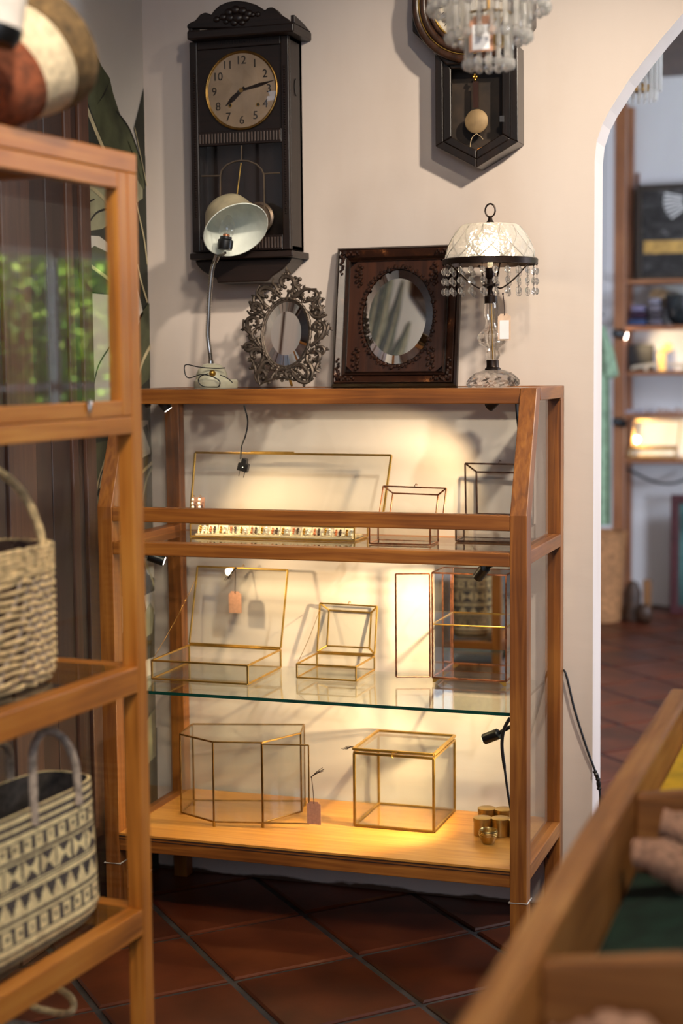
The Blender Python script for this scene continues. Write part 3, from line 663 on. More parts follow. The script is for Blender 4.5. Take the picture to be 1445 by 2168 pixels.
b = MB(); b.lathe([(.004, .0), (.015, .001), (.021, .012), (.024, .026), (.0235, .034), (.0225, .036), (.021, .033), (.0215, .024), (.018, .012), (.004, .004)], 32, Matrix.Translation(p), True, True); b.build('bowl', BRIGHT, t, smooth=True)
b = MB()
for z in (.022, .026, .030): b.tube([(p.x + .0243 * math.cos(a * .2618), p.y + .0243 * math.sin(a * .2618), p.z + z) for a in range(24)], .0007, 5, True)
b.build('rib', BRIGHT, t)

# ---- kraft price tags
def price_tag(label, top, knot, w_, h_, xdir=(1, 0, 0), tassel=None, sticker=False, mat=KRAFT):
    """card hanging from a knot: top is the top middle of the card"""
    top = Vector(top); knot = Vector(knot); xd = Vector(xdir).normalized(); nrm = xd.cross(Vector((0, 0, 1))).normalized()
    t = thing('price_tag', label, 'tag', top)
    k = w_ * .18
    pr = [(-w_ / 2 + k, 0), (w_ / 2 - k, 0), (w_ / 2 - k * .8, -k * .7), (w_ / 2, -k), (w_ / 2, -h_), (-w_ / 2, -h_), (-w_ / 2, -k), (-w_ / 2 + k * .8, -k * .7)]
    b = MB(); b.prism([top + xd * x + Vector((0, 0, z)) + nrm * .0006 for x, z in pr], -nrm * .0012); b.build('card', mat, t)
    b = MB(); e = top - Vector((0, 0, k * .7)) + nrm * .0016
    b.tube(smooth_path([e, top + nrm * .002 + xd * .001, knot.lerp(top, .5) + xd * .0015 + nrm * .002, knot], 5), .0011, 6); b.ball(knot, .0026, 8, 5); b.build('string', STRING, t, smooth=True)
    if tassel:
        b = MB()
        for i in range(9):
            d = Vector(tassel) * (1 + .12 * math.sin(i * 2.3)) + Vector((math.sin(i * 1.9) * .006, math.cos(i * 2.7) * .006, math.cos(i * 1.3) * .004))
            b.tube(smooth_path([knot, knot + d * .5 + Vector((0, 0, .002)), knot + d], 4), [.0008] * 8 + [.0005], 4)
        b.build('tassel', STRING, t)
    if sticker:
        b = MB(); b.box((-w_ * .36, -.0019, -h_ * .95), (w_ * .36, -.0012, -h_ * .25), Matrix.Translation(top) @ Matrix((xd, -nrm, Vector((0, 0, 1)))).transposed().to_4x4()); b.build('sticker', STICK, t)
    return t
kn = lid[3].lerp(lid[2], .43); kn = kn + Vector((0, -.005, 0))
price_tag('blank brown kraft tag hanging from the flat box lid by a tassel', at(497, 1252, y=4.188), kn, .039, .062, tassel=at(480, 1230, y=4.19) - at(497, 1207, y=4.19))
tk = gdoor[2] + Vector((.004, -.002, -.07)); tt = at(664, 1697, y=gdoor[1].y - .004)
price_tag('blank brown kraft tag hanging from the half-octagon case door', tt, at(659, 1645, y=gdoor[1].y - .003), .038, .062, tassel=(.03, 0, .022))
price_tag('blank brown kraft tag seen edge-on at the left corner of the square case', Vector((-1.331, 4.04, at(752, 1612, y=4.0).z)), Vector((-1.329, 4.02, at(752, 1586, y=4.0).z)), .036, .06, (-.25, 1, 0), tassel=(-.022, -.006, -.004))

# ---- plug and lead hanging inside the cabinet
pl = thing('plug_lead', 'black two-pin plug dangling on a lead above the jewellery case', 'plug', at(515, 1000, y=4.0))
b = MB(); b.tube(smooth_path([at(516, 858, y=4.0), at(524, 890, y=4.0), at(520, 920, y=4.0), at(511, 945, y=4.0), at(509, 972, y=4.0)], 8), .0022, 8); b.build('lead', CABLE, pl, smooth=True)
c0 = at(516, 984, y=4.0); M = Matrix.Translation(c0) @ Matrix.Rotation(R(14), 4, 'Y')
b = MB(); b.prism([M @ Vector(p) for p in ((-.015, -.008, -.018), (.015, -.008, -.018), (.015, -.008, .004), (.008, -.008, .006), (.007, -.008, .018), (-.007, -.008, .018), (-.008, -.008, .006), (-.015, -.008, .004))], M.to_3x3() @ Vector((0, .016, 0))); b.build('plug_body', BLACKP, pl, bevel=.002)
for s in (-.007, .007):
    b = MB(); b.box((s - .001, -.001, -.034), (s + .001, .001, -.0182), M); b.build('pin', CHROME, pl)
b = MB(); b.ball(M @ Vector((.002, -.009, -.006)), .0018, 8, 5); b.build('screw', CHROME, pl)

# ---- cables of the cabinet lights
b = MB(); b.tube(smooth_path([at(1079, 1520, y=3.96), at(1066, 1545, y=3.96), at(1062, 1580, y=3.96), at(1068, 1630, y=3.96), at(1078, 1700, y=3.96), (-.868, 3.97, .262)], 8), [.0045] * 24 + [.0032] * 17, 8)
tag(b.build('spotlight_cable', CABLE, smooth=True), 'black cable running down beside the right front post inside the cabinet', 'cable')
b = MB(); b.tube(smooth_path([at(1092, 855, y=4.05), at(1096, 900, y=4.06), at(1112, 1010, y=4.1), at(1125, 1110, y=4.15)], 8), .003, 8)
tag(b.build('spotlight_cable', CABLE, smooth=True), 'black cable behind the sloped right post in the top of the cabinet', 'cable')
pts = [(-.82, 4.247, .62), at(1194, 1420, y=4.235), at(1215, 1500, y=4.235), at(1240, 1580, y=4.24), at(1260, 1635, y=4.245), at(1267, 1660, y=4.246), at(1270, 1700, y=4.246), at(1268, 1780, y=4.246)]
sp = smooth_path(pts, 8)
fc = thing('flex_cable', 'black flex hanging from the cabinet down the wall by the arch', 'cable', pts[-1])
b = MB(); b.tube(sp, .0032, 8); b.build('flex', CABLE, fc, smooth=True)
b = MB(); tp = smooth_path([at(1258, 1632, y=4.243), at(1265, 1650, y=4.244), at(1268, 1672, y=4.244)], 6); b.tube(tp, [.0058 + .001 * math.sin(i * 2.4) for i in range(len(tp))], 8); b.build('tape_wrap', BLACKP, fc)
for k, (x, lb) in enumerate(((1152, 'left'), (1160, 'right'))):
    b = MB(); b.tube(smooth_path([at(x - 4, 1790, y=4.19), at(x, 1815, y=4.2), at(x + 3, 1845, y=4.21), at(x + 6, 1890, y=4.22)], 6), .0032, 8)
    tag(b.build('loose_cable', CABLE, smooth=True), 'loose black cable under the right side of the cabinet, %s one of two' % lb, 'cable')
#PART2
# ================================================================== WALL CLOCKS
def text_mesh(mb, txt, size, M, depth=.0006):
    cu = bpy.data.curves.new('t', 'FONT'); cu.body = txt; cu.size = size; cu.align_x = 'CENTER'; cu.align_y = 'CENTER'; cu.extrude = depth; cu.resolution_u = 4
    o = bpy.data.objects.new('t', cu); col.objects.link(o); dg = bpy.context.evaluated_depsgraph_get()
    me = o.evaluated_get(dg).to_mesh(); mb.add([M @ v.co for v in me.vertices], [list(p.vertices) for p in me.polygons])
    o.evaluated_get(dg).to_mesh_clear(); bpy.data.objects.remove(o); bpy.data.curves.remove(cu)
def disc(mb, c, r, t, n=40, rx=1.0):
    mb.lathe([(r, 0), (r, t)], n, Matrix.Translation(c) @ Matrix.Rotation(R(90), 4, 'X') @ Matrix.Diagonal((rx, 1, 1, 1)))
def ring_mesh(mb, c, r, tr, n=48, m=8):
    mb.tube([(c[0] + r * math.cos(2 * math.pi * k / n), c[1], c[2] + r * math.sin(2 * math.pi * k / n)) for k in range(n)], tr, m, True)

YC = W - .103
c1 = thing('wall_clock', 'dark walnut wall clock with carved crest, round dial and pendulum window, on the wall', 'clock', (-1.66, W, 1.72))
xa, xb = at(404, 300, y=YC).x, at(613, 300, y=YC).x
z_bot = at(500, 532, y=YC).z; z_top = at(500, 82, y=YC).z
sw = .038
b = MB(); b.box((xa, YC + .012, z_bot), (xa + .012, W - .001, z_top)); b.box((xb - .012, YC + .012, z_bot), (xb, W - .001, z_top)); b.box((xa, W - .02, z_bot), (xb, W - .002, z_top)); b.box((xa, YC + .012, z_top - .012), (xb, W - .002, z_top)); b.box((xa, YC + .012, z_bot), (xb, W - .002, z_bot + .012)); b.build('case', DKz, c1, bevel=.001)
b = MB(); disc(b, (xb - .0005, 0, 0), .012, .003); b2 = MB()
b2.lathe([(.013, 0), (.013, .003)], 20, Matrix.Translation((xb - .001, W - .05, at(627, 185, y=W - .05).z)) @ Matrix.Rotation(R(90), 4, 'Y') @ Matrix.Diagonal((1.8, 1, 1, 1))); b2.build('side_vent', BLACKP, c1)
# door frame: stiles, rails, fluted strips
def c1box(name, px0, py0, px1, py1, y0, y1, mat, bv=.002):
    a = at(px0, py1, y=y0); c = at(px1, py0, y=y0); b = MB(); b.box((a.x, y0, a.z), (c.x, y1, c.z)); return b.build(name, mat, c1, bevel=bv)
xs1 = xa + sw * .62; xs2 = xb - sw * .62
b = MB(); b.box((xa, YC - .002, z_bot), (xs1, YC + .012, z_top)); b.build('door_stile', DKz, c1, bevel=.003)
b = MB(); b.box((xs2, YC - .002, z_bot), (xb, YC + .012, z_top)); b.build('door_stile', DKz, c1, bevel=.003)
zr = [at(500, y, y=YC).z for y in (82, 100, 276, 306, 500, 532)]
for a, c in ((zr[1], zr[0]), (zr[3], zr[2]), (zr[5], zr[4])):
    b = MB(); b.box((xs1, YC, a), (xs2, YC + .012, c)); b.build('door_rail', DKx, c1, bevel=.002)
for a, c, n in ((zr[3], zr[2], 27), (zr[5], zr[4], 27)):
    b = MB(); dx = (xs2 - xs1) / n
    for k in range(n): b.box((xs1 + dx * (k + .2), YC - .0035, a + .006), (xs1 + dx * (k + .72), YC - .0001, c - .006))
    b.build('fluting', plain('fluting_wood', (72, 58, 52), .35, 0, .1) if not bpy.data.materials.get('fluting_wood') else bpy.data.materials['fluting_wood'], c1, bevel=.001)
b = MB(); z0 = at(500, 89, y=YC).z
for k in range(22): b.box((-1.748 + k * .0072, YC - .002, z0 - .004), (-1.748 + k * .0072 + .004, YC - .0001, z0 + .004))
b.build('dentil_strip', DKx, c1)
for x in (xa + .013, xb - .013):     # twisted beads on the stiles
    b = MB(); za, zb_ = at(500, 148, y=YC).z, at(500, 455, y=YC).z; nb = 60
    for k in range(nb): b.ball((x, YC - .0025, za + (zb_ - za) * k / (nb - 1)), .0036, 6, 4)
    b.build('beaded_strip', DKz, c1, smooth=True)
# dial board, glass, dial
b = MB(); b.box((xs1, YC + .006, zr[2]), (xs2, YC + .014, zr[1])); b.build('dial_board', DKx, c1)
dc = at(510, 191, y=YC); rx = (at(583, 191, y=YC).x - at(433, 191, y=YC).x) / 2
dc = Vector((dc.x, YC, dc.z)); DIAL = plain('dial_tin', (150, 130, 110), .45, .2, .16, 9)
b = MB(); disc(b, (dc.x, YC + .0055, dc.z), rx * .97, .002, 56); dial = b.build('dial', DIAL, c1)
b = MB(); ring_mesh(b, (dc.x, YC + .002, dc.z), rx, .0028, 56); ring_mesh(b, (dc.x, YC + .0045, dc.z), rx * .97, .002, 56); b.build('bezel', BRASSD, c1, smooth=True)
b = MB()
for k in range(1, 13):
    a = R(90 - 30 * k); text_mesh(b, str(k), .031, Matrix.Translation((dc.x + math.cos(a) * rx * .77, YC + .0028, dc.z + math.sin(a) * rx * .77)) @ Matrix.Rotation(R(90), 4, 'X'))
b.build('numerals', PAPERB, dial)
def hand(name, ang, ln, wd):
    b = MB(); d = Vector((math.sin(R(ang)), 0, math.cos(R(ang)))); s = Vector((d.z, 0, -d.x)); c = Vector((dc.x, YC + .0012, dc.z))
    pts = [c - d * .012 + s * wd * .5, c + s * wd * .6, c + d * ln * .55 + s * wd, c + d * ln, c + d * ln * .55 - s * wd, c - s * wd * .6, c - d * .012 - s * wd * .5]
    b.prism(pts, (0, .001, 0)); b.build(name, LAMPBR, dial)
hand('minute_hand', 77.5, rx * .96, .0048); hand('hour_hand', 230, rx * .6, .0072)
b = MB(); disc(b, (dc.x, YC + .002, dc.z), .006, .004, 16); b.build('hand_boss', BRASSD, dial)
for px, py in ((486, 223), (545, 221)):
    b = MB(); p = at(px, py, y=YC); ring_mesh(b, (p.x, YC + .003, p.z), .0045, .0012, 16, 6); b.build('key_ring', BRASS, dial)
    b = MB(); disc(b, (p.x, YC + .0035, p.z), .0042, .001, 16); b.build('key_hole', BLACKP, dial)
b = MB(); M = Matrix.Translation((dc.x, YC + .002, dc.z)) @ Matrix.Rotation(R(90), 4, 'X')
b.lathe([(rx, 0), (rx * .8, .007), (rx * .5, .011), (rx * .2, .013), (.001, .0135)], 48, M, False, False); b.build('dial_glass', glass_pane('domed_glass', (.99, .99, .985), 1), c1, smooth=True)
# pendulum window with leaded arch
b = MB(); b.box((xs1, W - .026, zr[4]), (xs2, W - .021, zr[3])); b.build('back_board', DKz, c1)
b = MB(); b.box((xs1, YC + .005, zr[4]), (xs2, YC + .007, zr[3])); b.build('window_pane', CPANE, c1)
LEAD = plain('lead_came', (112, 98, 84), .45, .6, .1)
b = MB(); yl_ = YC + .003
q = [at(466, 498, y=yl_), at(466, 372, y=yl_)] + [at(511 - 45 * math.cos(R(a)), 372 - 31 * math.sin(R(a)) - (a / 180) * 3, y=yl_) for a in (20, 45, 70, 90, 110, 135, 160)] + [at(558, 369, y=yl_), at(560, 498, y=yl_)]
b.tube(q, .0022, 6)
for p0, p1 in (((511, 308), (511, 340)), ((427, 373), (466, 372)), ((558, 368), (592, 366))): b.tube([at(*p0, y=yl_), at(*p1, y=yl_)], .0022, 6)
b.build('lead_strip', LEAD, c1)
b = MB(); yp = W - .045; b.tube([at(510, 345, y=yp), at(500, 425, y=yp)], .0014, 6); b.tube([at(500, 425, y=yp), at(545, 460, y=yp)], .0014, 6); pr_ = b.build('pendulum_rod', BRASS, c1)
b = MB(); pc = at(549, 461, y=yp)
b.lathe([(.043, 0), (.043, .004), (.036, .007), (.034, .005), (.03, .005), (.022, .008), (.001, .009)], 40, Matrix.Translation(pc) @ Matrix.Rotation(R(90), 4, 'X')); b.build('bob', plain('old_pewter', (132, 112, 94), .35, .8, .15), pr_, smooth=True)
# cornice with carved crest
yc2 = W - .145; xl, xr_ = at(395, 75, y=yc2).x, at(621, 60, y=yc2).x
zc0, zc1 = at(500, 76, y=yc2).z, at(500, 57, y=yc2).z
b = MB(); b.box((xl, yc2, zc0), (xr_, W - .001, zc1)); b.build('cornice', DKx, c1, bevel=.004)
crest = [(395, 53), (401, 48), (412, 43), (423, 30), (433, 26), (441, 28), (446, 31), (452, 22), (464, 11), (480, 4), (499, 1), (520, 3), (540, 9), (553, 17), (559, 22), (566, 16), (576, 15), (584, 20), (594, 31), (606, 38), (612, 44), (621, 50), (621, 58), (395, 60)]
b = MB(); b.prism([at(x, y, y=yc2 + .006) for x, y in crest], (0, .022, 0)); b.build('crest', DKx, c1, bevel=.003)
b = MB()
for x, y, s in ((458, 41, 7), (472, 36, 8), (484, 26, 9), (498, 21, 10), (513, 23, 9), (525, 29, 9), (487, 38, 10), (503, 38, 12), (519, 38, 9), (534, 31, 6), (545, 30, 6), (495, 48, 8), (512, 48, 7), (478, 46, 6)):
    b.ball(at(x, y, y=yc2 + .005), s * .00118, 10, 6, (1.2, .7, 1))
b.build('carving', DKx, c1, smooth=True)
b = MB(); q = [(0, 0), (.03, .0), (.05, .012), (.09, .028), (.14, .03)]
b.prism([(xr_ - .012, yc2 + .01, zc1), (xr_ - .012, yc2 + .01, zc1 + .022), (xr_ - .012, W - .06, zc1 + .012), (xr_ - .012, W - .004, zc1)], (.012, 0, 0)); b.prism([(xl, yc2 + .01, zc1), (xl, yc2 + .01, zc1 + .022), (xl, W - .06, zc1 + .012), (xl, W - .004, zc1)], (.012, 0, 0)); b.build('side_crest', DKx, c1, bevel=.002)
# base moulding and bracket
xl, xr_ = at(401, 540, y=yc2 + .01).x, at(619, 530, y=yc2 + .01).x
z1, z0 = at(510, 533, y=yc2 + .01).z, at(510, 547, y=yc2 + .01).z
b = MB(); b.box((xl, yc2 + .01, z0), (xr_, W - .001, z1)); b.build('base_moulding', DKx, c1, bevel=.003)
zt_ = z0; yb_ = YC - .004
prof = [(412, 547), (416, 561), (428, 574), (446, 585), (458, 590), (459, 600), (566, 596), (575, 586), (598, 570), (611, 556), (617, 544)]
b = MB(); P = [at(x, y, y=yb_) for x, y in prof]; P[0].z = zt_ - .0005; P[-1].z = zt_ - .0005
b.prism(P, (0, W - .002 - yb_, 0)); b.build('bracket', DKx, c1, bevel=.004)

# octagonal drop clock
YO = W - .085; cc = at(995, 3, y=YO); ap = 127 * .001268 * .98
c2 = thing('drop_clock', 'octagonal black drop-case wall clock with brass pendulum bob, behind the hanging rod chandelier', 'clock', (-1.02, W, 2.0))
so = ap / math.cos(R(22.5)); octo = [Vector((cc.x + so * math.cos(R(22.5 + 45 * k)), YO, cc.z + so * math.sin(R(22.5 + 45 * k)))) for k in range(8)]
b = MB(); b.prism(octo, (0, .085 - .001, 0)); b.build('head_case', BLK, c2, bevel=.004)
b = MB()
for rr, tr in ((.146, .012), (.126, .010), (.108, .007)): ring_mesh(b, (cc.x, YO - .002, cc.z), rr, tr, 56, 10)
b.build('dial_moulding', plain('drop_clock_moulding', (58, 38, 28), .3, 0, .3, 50), c2, smooth=True)
b = MB(); ring_mesh(b, (cc.x, YO - .012, cc.z), .136, .0016, 56, 6); ring_mesh(b, (cc.x, YO - .006, cc.z), .101, .003, 56, 8); b.build('gilt_ring', BRASS, c2)
b = MB(); disc(b, (cc.x, YO - .002, cc.z), .1, .002, 56)
d2 = b.build('dial', plain('worn_paper_dial', (206, 190, 172), .6, 0, .28, 22), c2)
b = MB()
for k, rn in enumerate(('I', 'II', 'III', 'IIII', 'V', 'VI', 'VII', 'VIII', 'IX', 'X', 'XI', 'XII')):
    a = R(60 - 30 * k); text_mesh(b, rn, .026, Matrix.Translation((cc.x + math.cos(a) * .078, YO - .0045, cc.z + math.sin(a) * .078)) @ Matrix.Rotation(R(90), 4, 'X') @ Matrix.Rotation(R(-30 * (k + 1)), 4, 'Z'))
b.build('numerals', PAPERB, d2)
b = MB(); b.bar((cc.x, YO - .006, cc.z - .008), (cc.x + .03, YO - .006, cc.z + .06), .004); b.bar((cc.x, YO - .006, cc.z), (cc.x - .035, YO - .006, cc.z + .028), .005); b.build('clock_hands', LAMPBR, d2)
YD = W - .078
def ring_case(outer, inner, y, dep, name, mat, bv=.002):
    b = MB(); n = len(outer)
    O = [at(x, yy, y=y) for x, yy in outer]; I = [at(x, yy, y=y) for x, yy in inner]; d = Vector((0, dep, 0))
    for i in range(n):
        j = (i + 1) % n; b.hexa([O[i], O[j], I[j], I[i]], [O[i] + d, O[j] + d, I[j] + d, I[i] + d])
    return b.build(name, mat, c2, bevel=bv)
ring_case([(920, 100), (1095, 95), (1096, 300), (1008, 355), (921, 310)], [(936, 120), (1079, 115), (1079, 293), (1008, 337), (937, 300)], YD, .076, 'drop_case', BLK)
ring_case([(936, 120), (1080, 116), (1080, 294), (1008, 337), (937, 300)], [(954, 146), (1062, 142), (1062, 283), (1008, 318), (955, 290)], YD + .006, .012, 'drop_moulding', BLK, .003)
b = MB(); b.prism([at(x, y, y=W - .008) for x, y in ((936, 110), (1092, 105), (1092, 300), (1017, 350), (937, 305))], (0, .006, 0)); b.build('back_board', plain('drop_back', (46, 34, 24), .6, 0, .3), c2)
b = MB(); y2 = W - .05; b.prism([at(x, y, y=y2) for x, y in ((1000, 172), (1012, 172), (1012, 228), (1000, 228))], (0, .004, 0)); pr_ = b.build('pendulum_rod', REDB, c2)
b = MB(); pc = at(1008.5, 257, y=y2); b.lathe([(.031, 0), (.0315, .003), (.028, .006), (.001, .0075)], 36, Matrix.Translation(pc) @ Matrix.Rotation(R(90), 4, 'X')); b.build('bob', plain('dull_brass', (156, 130, 94), .6, .3, .12), pr_, smooth=True)
b = MB(); 
for x, y, s in ((1004, 158, 3), (1002, 163, 4), (1008, 163, 4), (1005, 169, 3.4)): b.ball(at(x, y, y=y2), s * .0012, 8, 5)
b.build('suspension', BRASS, pr_, smooth=True)
b = MB(); b.tube(smooth_path([at(1008, 283, y=y2 - .01), at(1000, 290, y=y2 - .01), at(996, 300, y=y2 - .01), at(995, 311, y=y2 - .01)], 5), .0012, 6); b.tube(smooth_path([at(1008, 283, y=y2 - .01), at(1016, 288, y=y2 - .01), at(1022, 295, y=y2 - .01)], 5), .001, 6); b.build('tie_string', plain('twine', (190, 166, 130), .8), pr_)
b = MB(); b.prism([at(x, y, y=YD + .03) for x, y in ((1008, 328), (1010, 315), (1040, 303), (1062, 290), (1068, 292))], (0, .003, 0)); b.build('loose_slat', HN['x'], c2)
b = MB(); b.prism([at(x, y, y=YD + .025) for x, y in ((1058, 297), (1056, 292), (1066, 288), (1069, 291))], (0, .002, 0)); b.build('red_label', plain('red_print', (200, 60, 50), .6), c2)
b = MB(); b.prism([at(x, y, y=YD + .004) for x, y in ((1057, 258), (1057, 245), (1066, 245), (1066, 258))], (0, .002, 0)); b.build('latch', CHROME, c2)

# ================================================================== ON TOP OF THE CABINET
ZTOP = 1.4323
# framed bevelled oval mirror leaning on the wall
h = .384; wd = .328; yb0 = 4.168; lean = math.asin(.066 / h)
org = Vector(((at(702, 818, y=yb0).x + at(966, 817, y=yb0).x) / 2, yb0, ZTOP))
M = Matrix.Translation(org) @ Matrix.Rotation(-lean, 4, 'X')
fm = thing('framed_mirror', 'square dark wooden frame with oval looking glass, leaning on the wall', 'mirror', org, M=M)
wd = at(966, 817, y=yb0).x - at(702, 818, y=yb0).x
def lring(mb, o0, o1, y0, y1, z0, z1, i0, i1, j0, j1, yi0, yi1): pass
def sq_ring(mb, w0, w1, f0, f1, bk):
    """rectangular moulding: outer half-size offsets w0 (at front depth f0) to inner w1 (front depth f1), back plane bk"""
    def rect(off, y): return [Vector((-wd / 2 + off, y, off)), Vector((wd / 2 - off, y, off)), Vector((wd / 2 - off, y, h - off)), Vector((-wd / 2 + off, y, h - off))]
    A, B_, C_, D_ = rect(w0, f0), rect(w1, f1), rect(w0, bk), rect(w1, bk)
    for i in range(4):
        j = (i + 1) % 4; mb.add([A[i], A[j], B_[j], B_[i], C_[i], C_[j], D_[j], D_[i]], [(0, 1, 2, 3), (4, 7, 6, 5), (0, 4, 5, 1), (3, 2, 6, 7)])
WORN = None
def worn_mat():
    m, t, b = nt('worn_frame_wood'); n = N(t, 'ShaderNodeTexNoise'); n.inputs['Scale'].default_value = 16; n.inputs['Detail'].default_value = 8; n.inputs['Roughness'].default_value = .7
    L(t, coords(t), n.inputs['Vector']); L(t, ramp(t, n.outputs[0], [(.3, (30, 15, 9)), (.56, (54, 28, 16)), (.63, (80, 44, 24)), (.68, (176, 116, 68))]), b.inputs['Base Color']); b.inputs['Roughness'].default_value = .35; bump(t, b, n.outputs[0], .2, .004); return m
WORN = worn_mat(); FRD = plain('frame_edge', (34, 18, 11), .35, 0, .3, 60)
b = MB(); sq_ring(b, 0, .006, -.004, -.012, .012); sq_ring(b, .006, .010, -.012, -.008, .012); b.build('outer_edge', FRD, fm, world=False)
b = MB(); sq_ring(b, .010, .030, -.016, -.006, .010); b.build('frame_moulding', WORN, fm, world=False, bevel=.001)
b = MB(); sq_ring(b, .030, .036, -.012, -.004, .008); sq_ring(b, .036, .040, -.004, -.008, .008); b.build('inner_moulding', FRD, fm, world=False)
ocx = at(837, 662, y=4.18).x - org.x; ocz = .1895; rxo = .0985; rzo = .129
n = 48; b = MB(); P_o = []; 
el = lambda a, k, y: Vector((ocx + rxo * k * math.cos(a), y, ocz + rzo * k * math.sin(a)))
sqp = []
for k in range(n):
    a = 2 * math.pi * k / n; cx_, sz_ = math.cos(a), math.sin(a); hx, hz_ = wd / 2 - .040, h / 2 - .040
    s_ = 1 / max(abs(cx_) / hx, abs(sz_) / hz_); sqp.append(Vector((cx_ * s_, -.004, h / 2 + sz_ * s_)))
for k in range(n):
    j = (k + 1) % n; a0, a1 = 2 * math.pi * k / n, 2 * math.pi * j / n
    e0_, e1v = el(a0, 1.02, -.004), el(a1, 1.02, -.004)
    b.add([sqp[k], sqp[j], e1v, e0_, e0_ + Vector((0, .01, 0)), e1v + Vector((0, .01, 0))], [(0, 1, 2, 3), (3, 2, 5, 4)])
b.build('panel', REDB, fm, world=False)
b = MB(); b.box((-wd / 2 + .012, .011, .012), (wd / 2 - .012, .014, h - .012)); b.build('back_board', DRK2, fm, world=False)
b = MB()
for k in range(64):
    a = 2 * math.pi * k / 64; p = el(a, 1.055 + .02 * math.sin(k * 1.9), -.008); b.ball(p, .0042 + .0014 * math.sin(k * 2.7), 7, 4, (1.2, .9, 1.1))
    if k % 2: b.ball(el(a, 1.11, -.006), .003, 6, 4)
b.build('floral_ring', DRK2, fm, world=False, smooth=True)
b = MB(); n = 64
b.add([el(2 * math.pi * k / n, 1.0, -.002) for k in range(n)] + [el(2 * math.pi * k / n, .82, -.0042) for k in range(n)], [(k, (k + 1) % n, (k + 1) % n + n, k + n) for k in range(n)] + [tuple(range(n, 2 * n))])
b.build('mirror_glass', MIRROR, fm, world=False, smooth=True, sharp=4)
for sx in (-1, 1):
    for zz in (.075, .305):
        b = MB(); x0 = sx * (.103 if sx > 0 else .108)
        for k in range(11): b.ball((x0 + .008 * math.sin(k * 2.2), -.007, zz + (k - 5) * .0056), .0062 - .0003 * abs(k - 5), 7, 5, (1, .8, 1))
        b.build('carved_spray', DRK2, fm, world=False, smooth=True)
for sx in (-1, 1):
    for zz, sz in ((.02, 1), (h - .02, -1)):
        b = MB()
        for k in range(9):
            b.ball((sx * (wd / 2 - .02 - k * .0058), -.016, zz + .004 * math.sin(k * 2)), .0058 - .0003 * k, 7, 4); b.ball((sx * (wd / 2 - .02 + .004 * math.sin(k * 2)), -.016, zz + sz * k * .0068), .0058 - .0003 * k, 7, 4)
        b.build('corner_foliage', DRK2, fm, world=False, smooth=True)

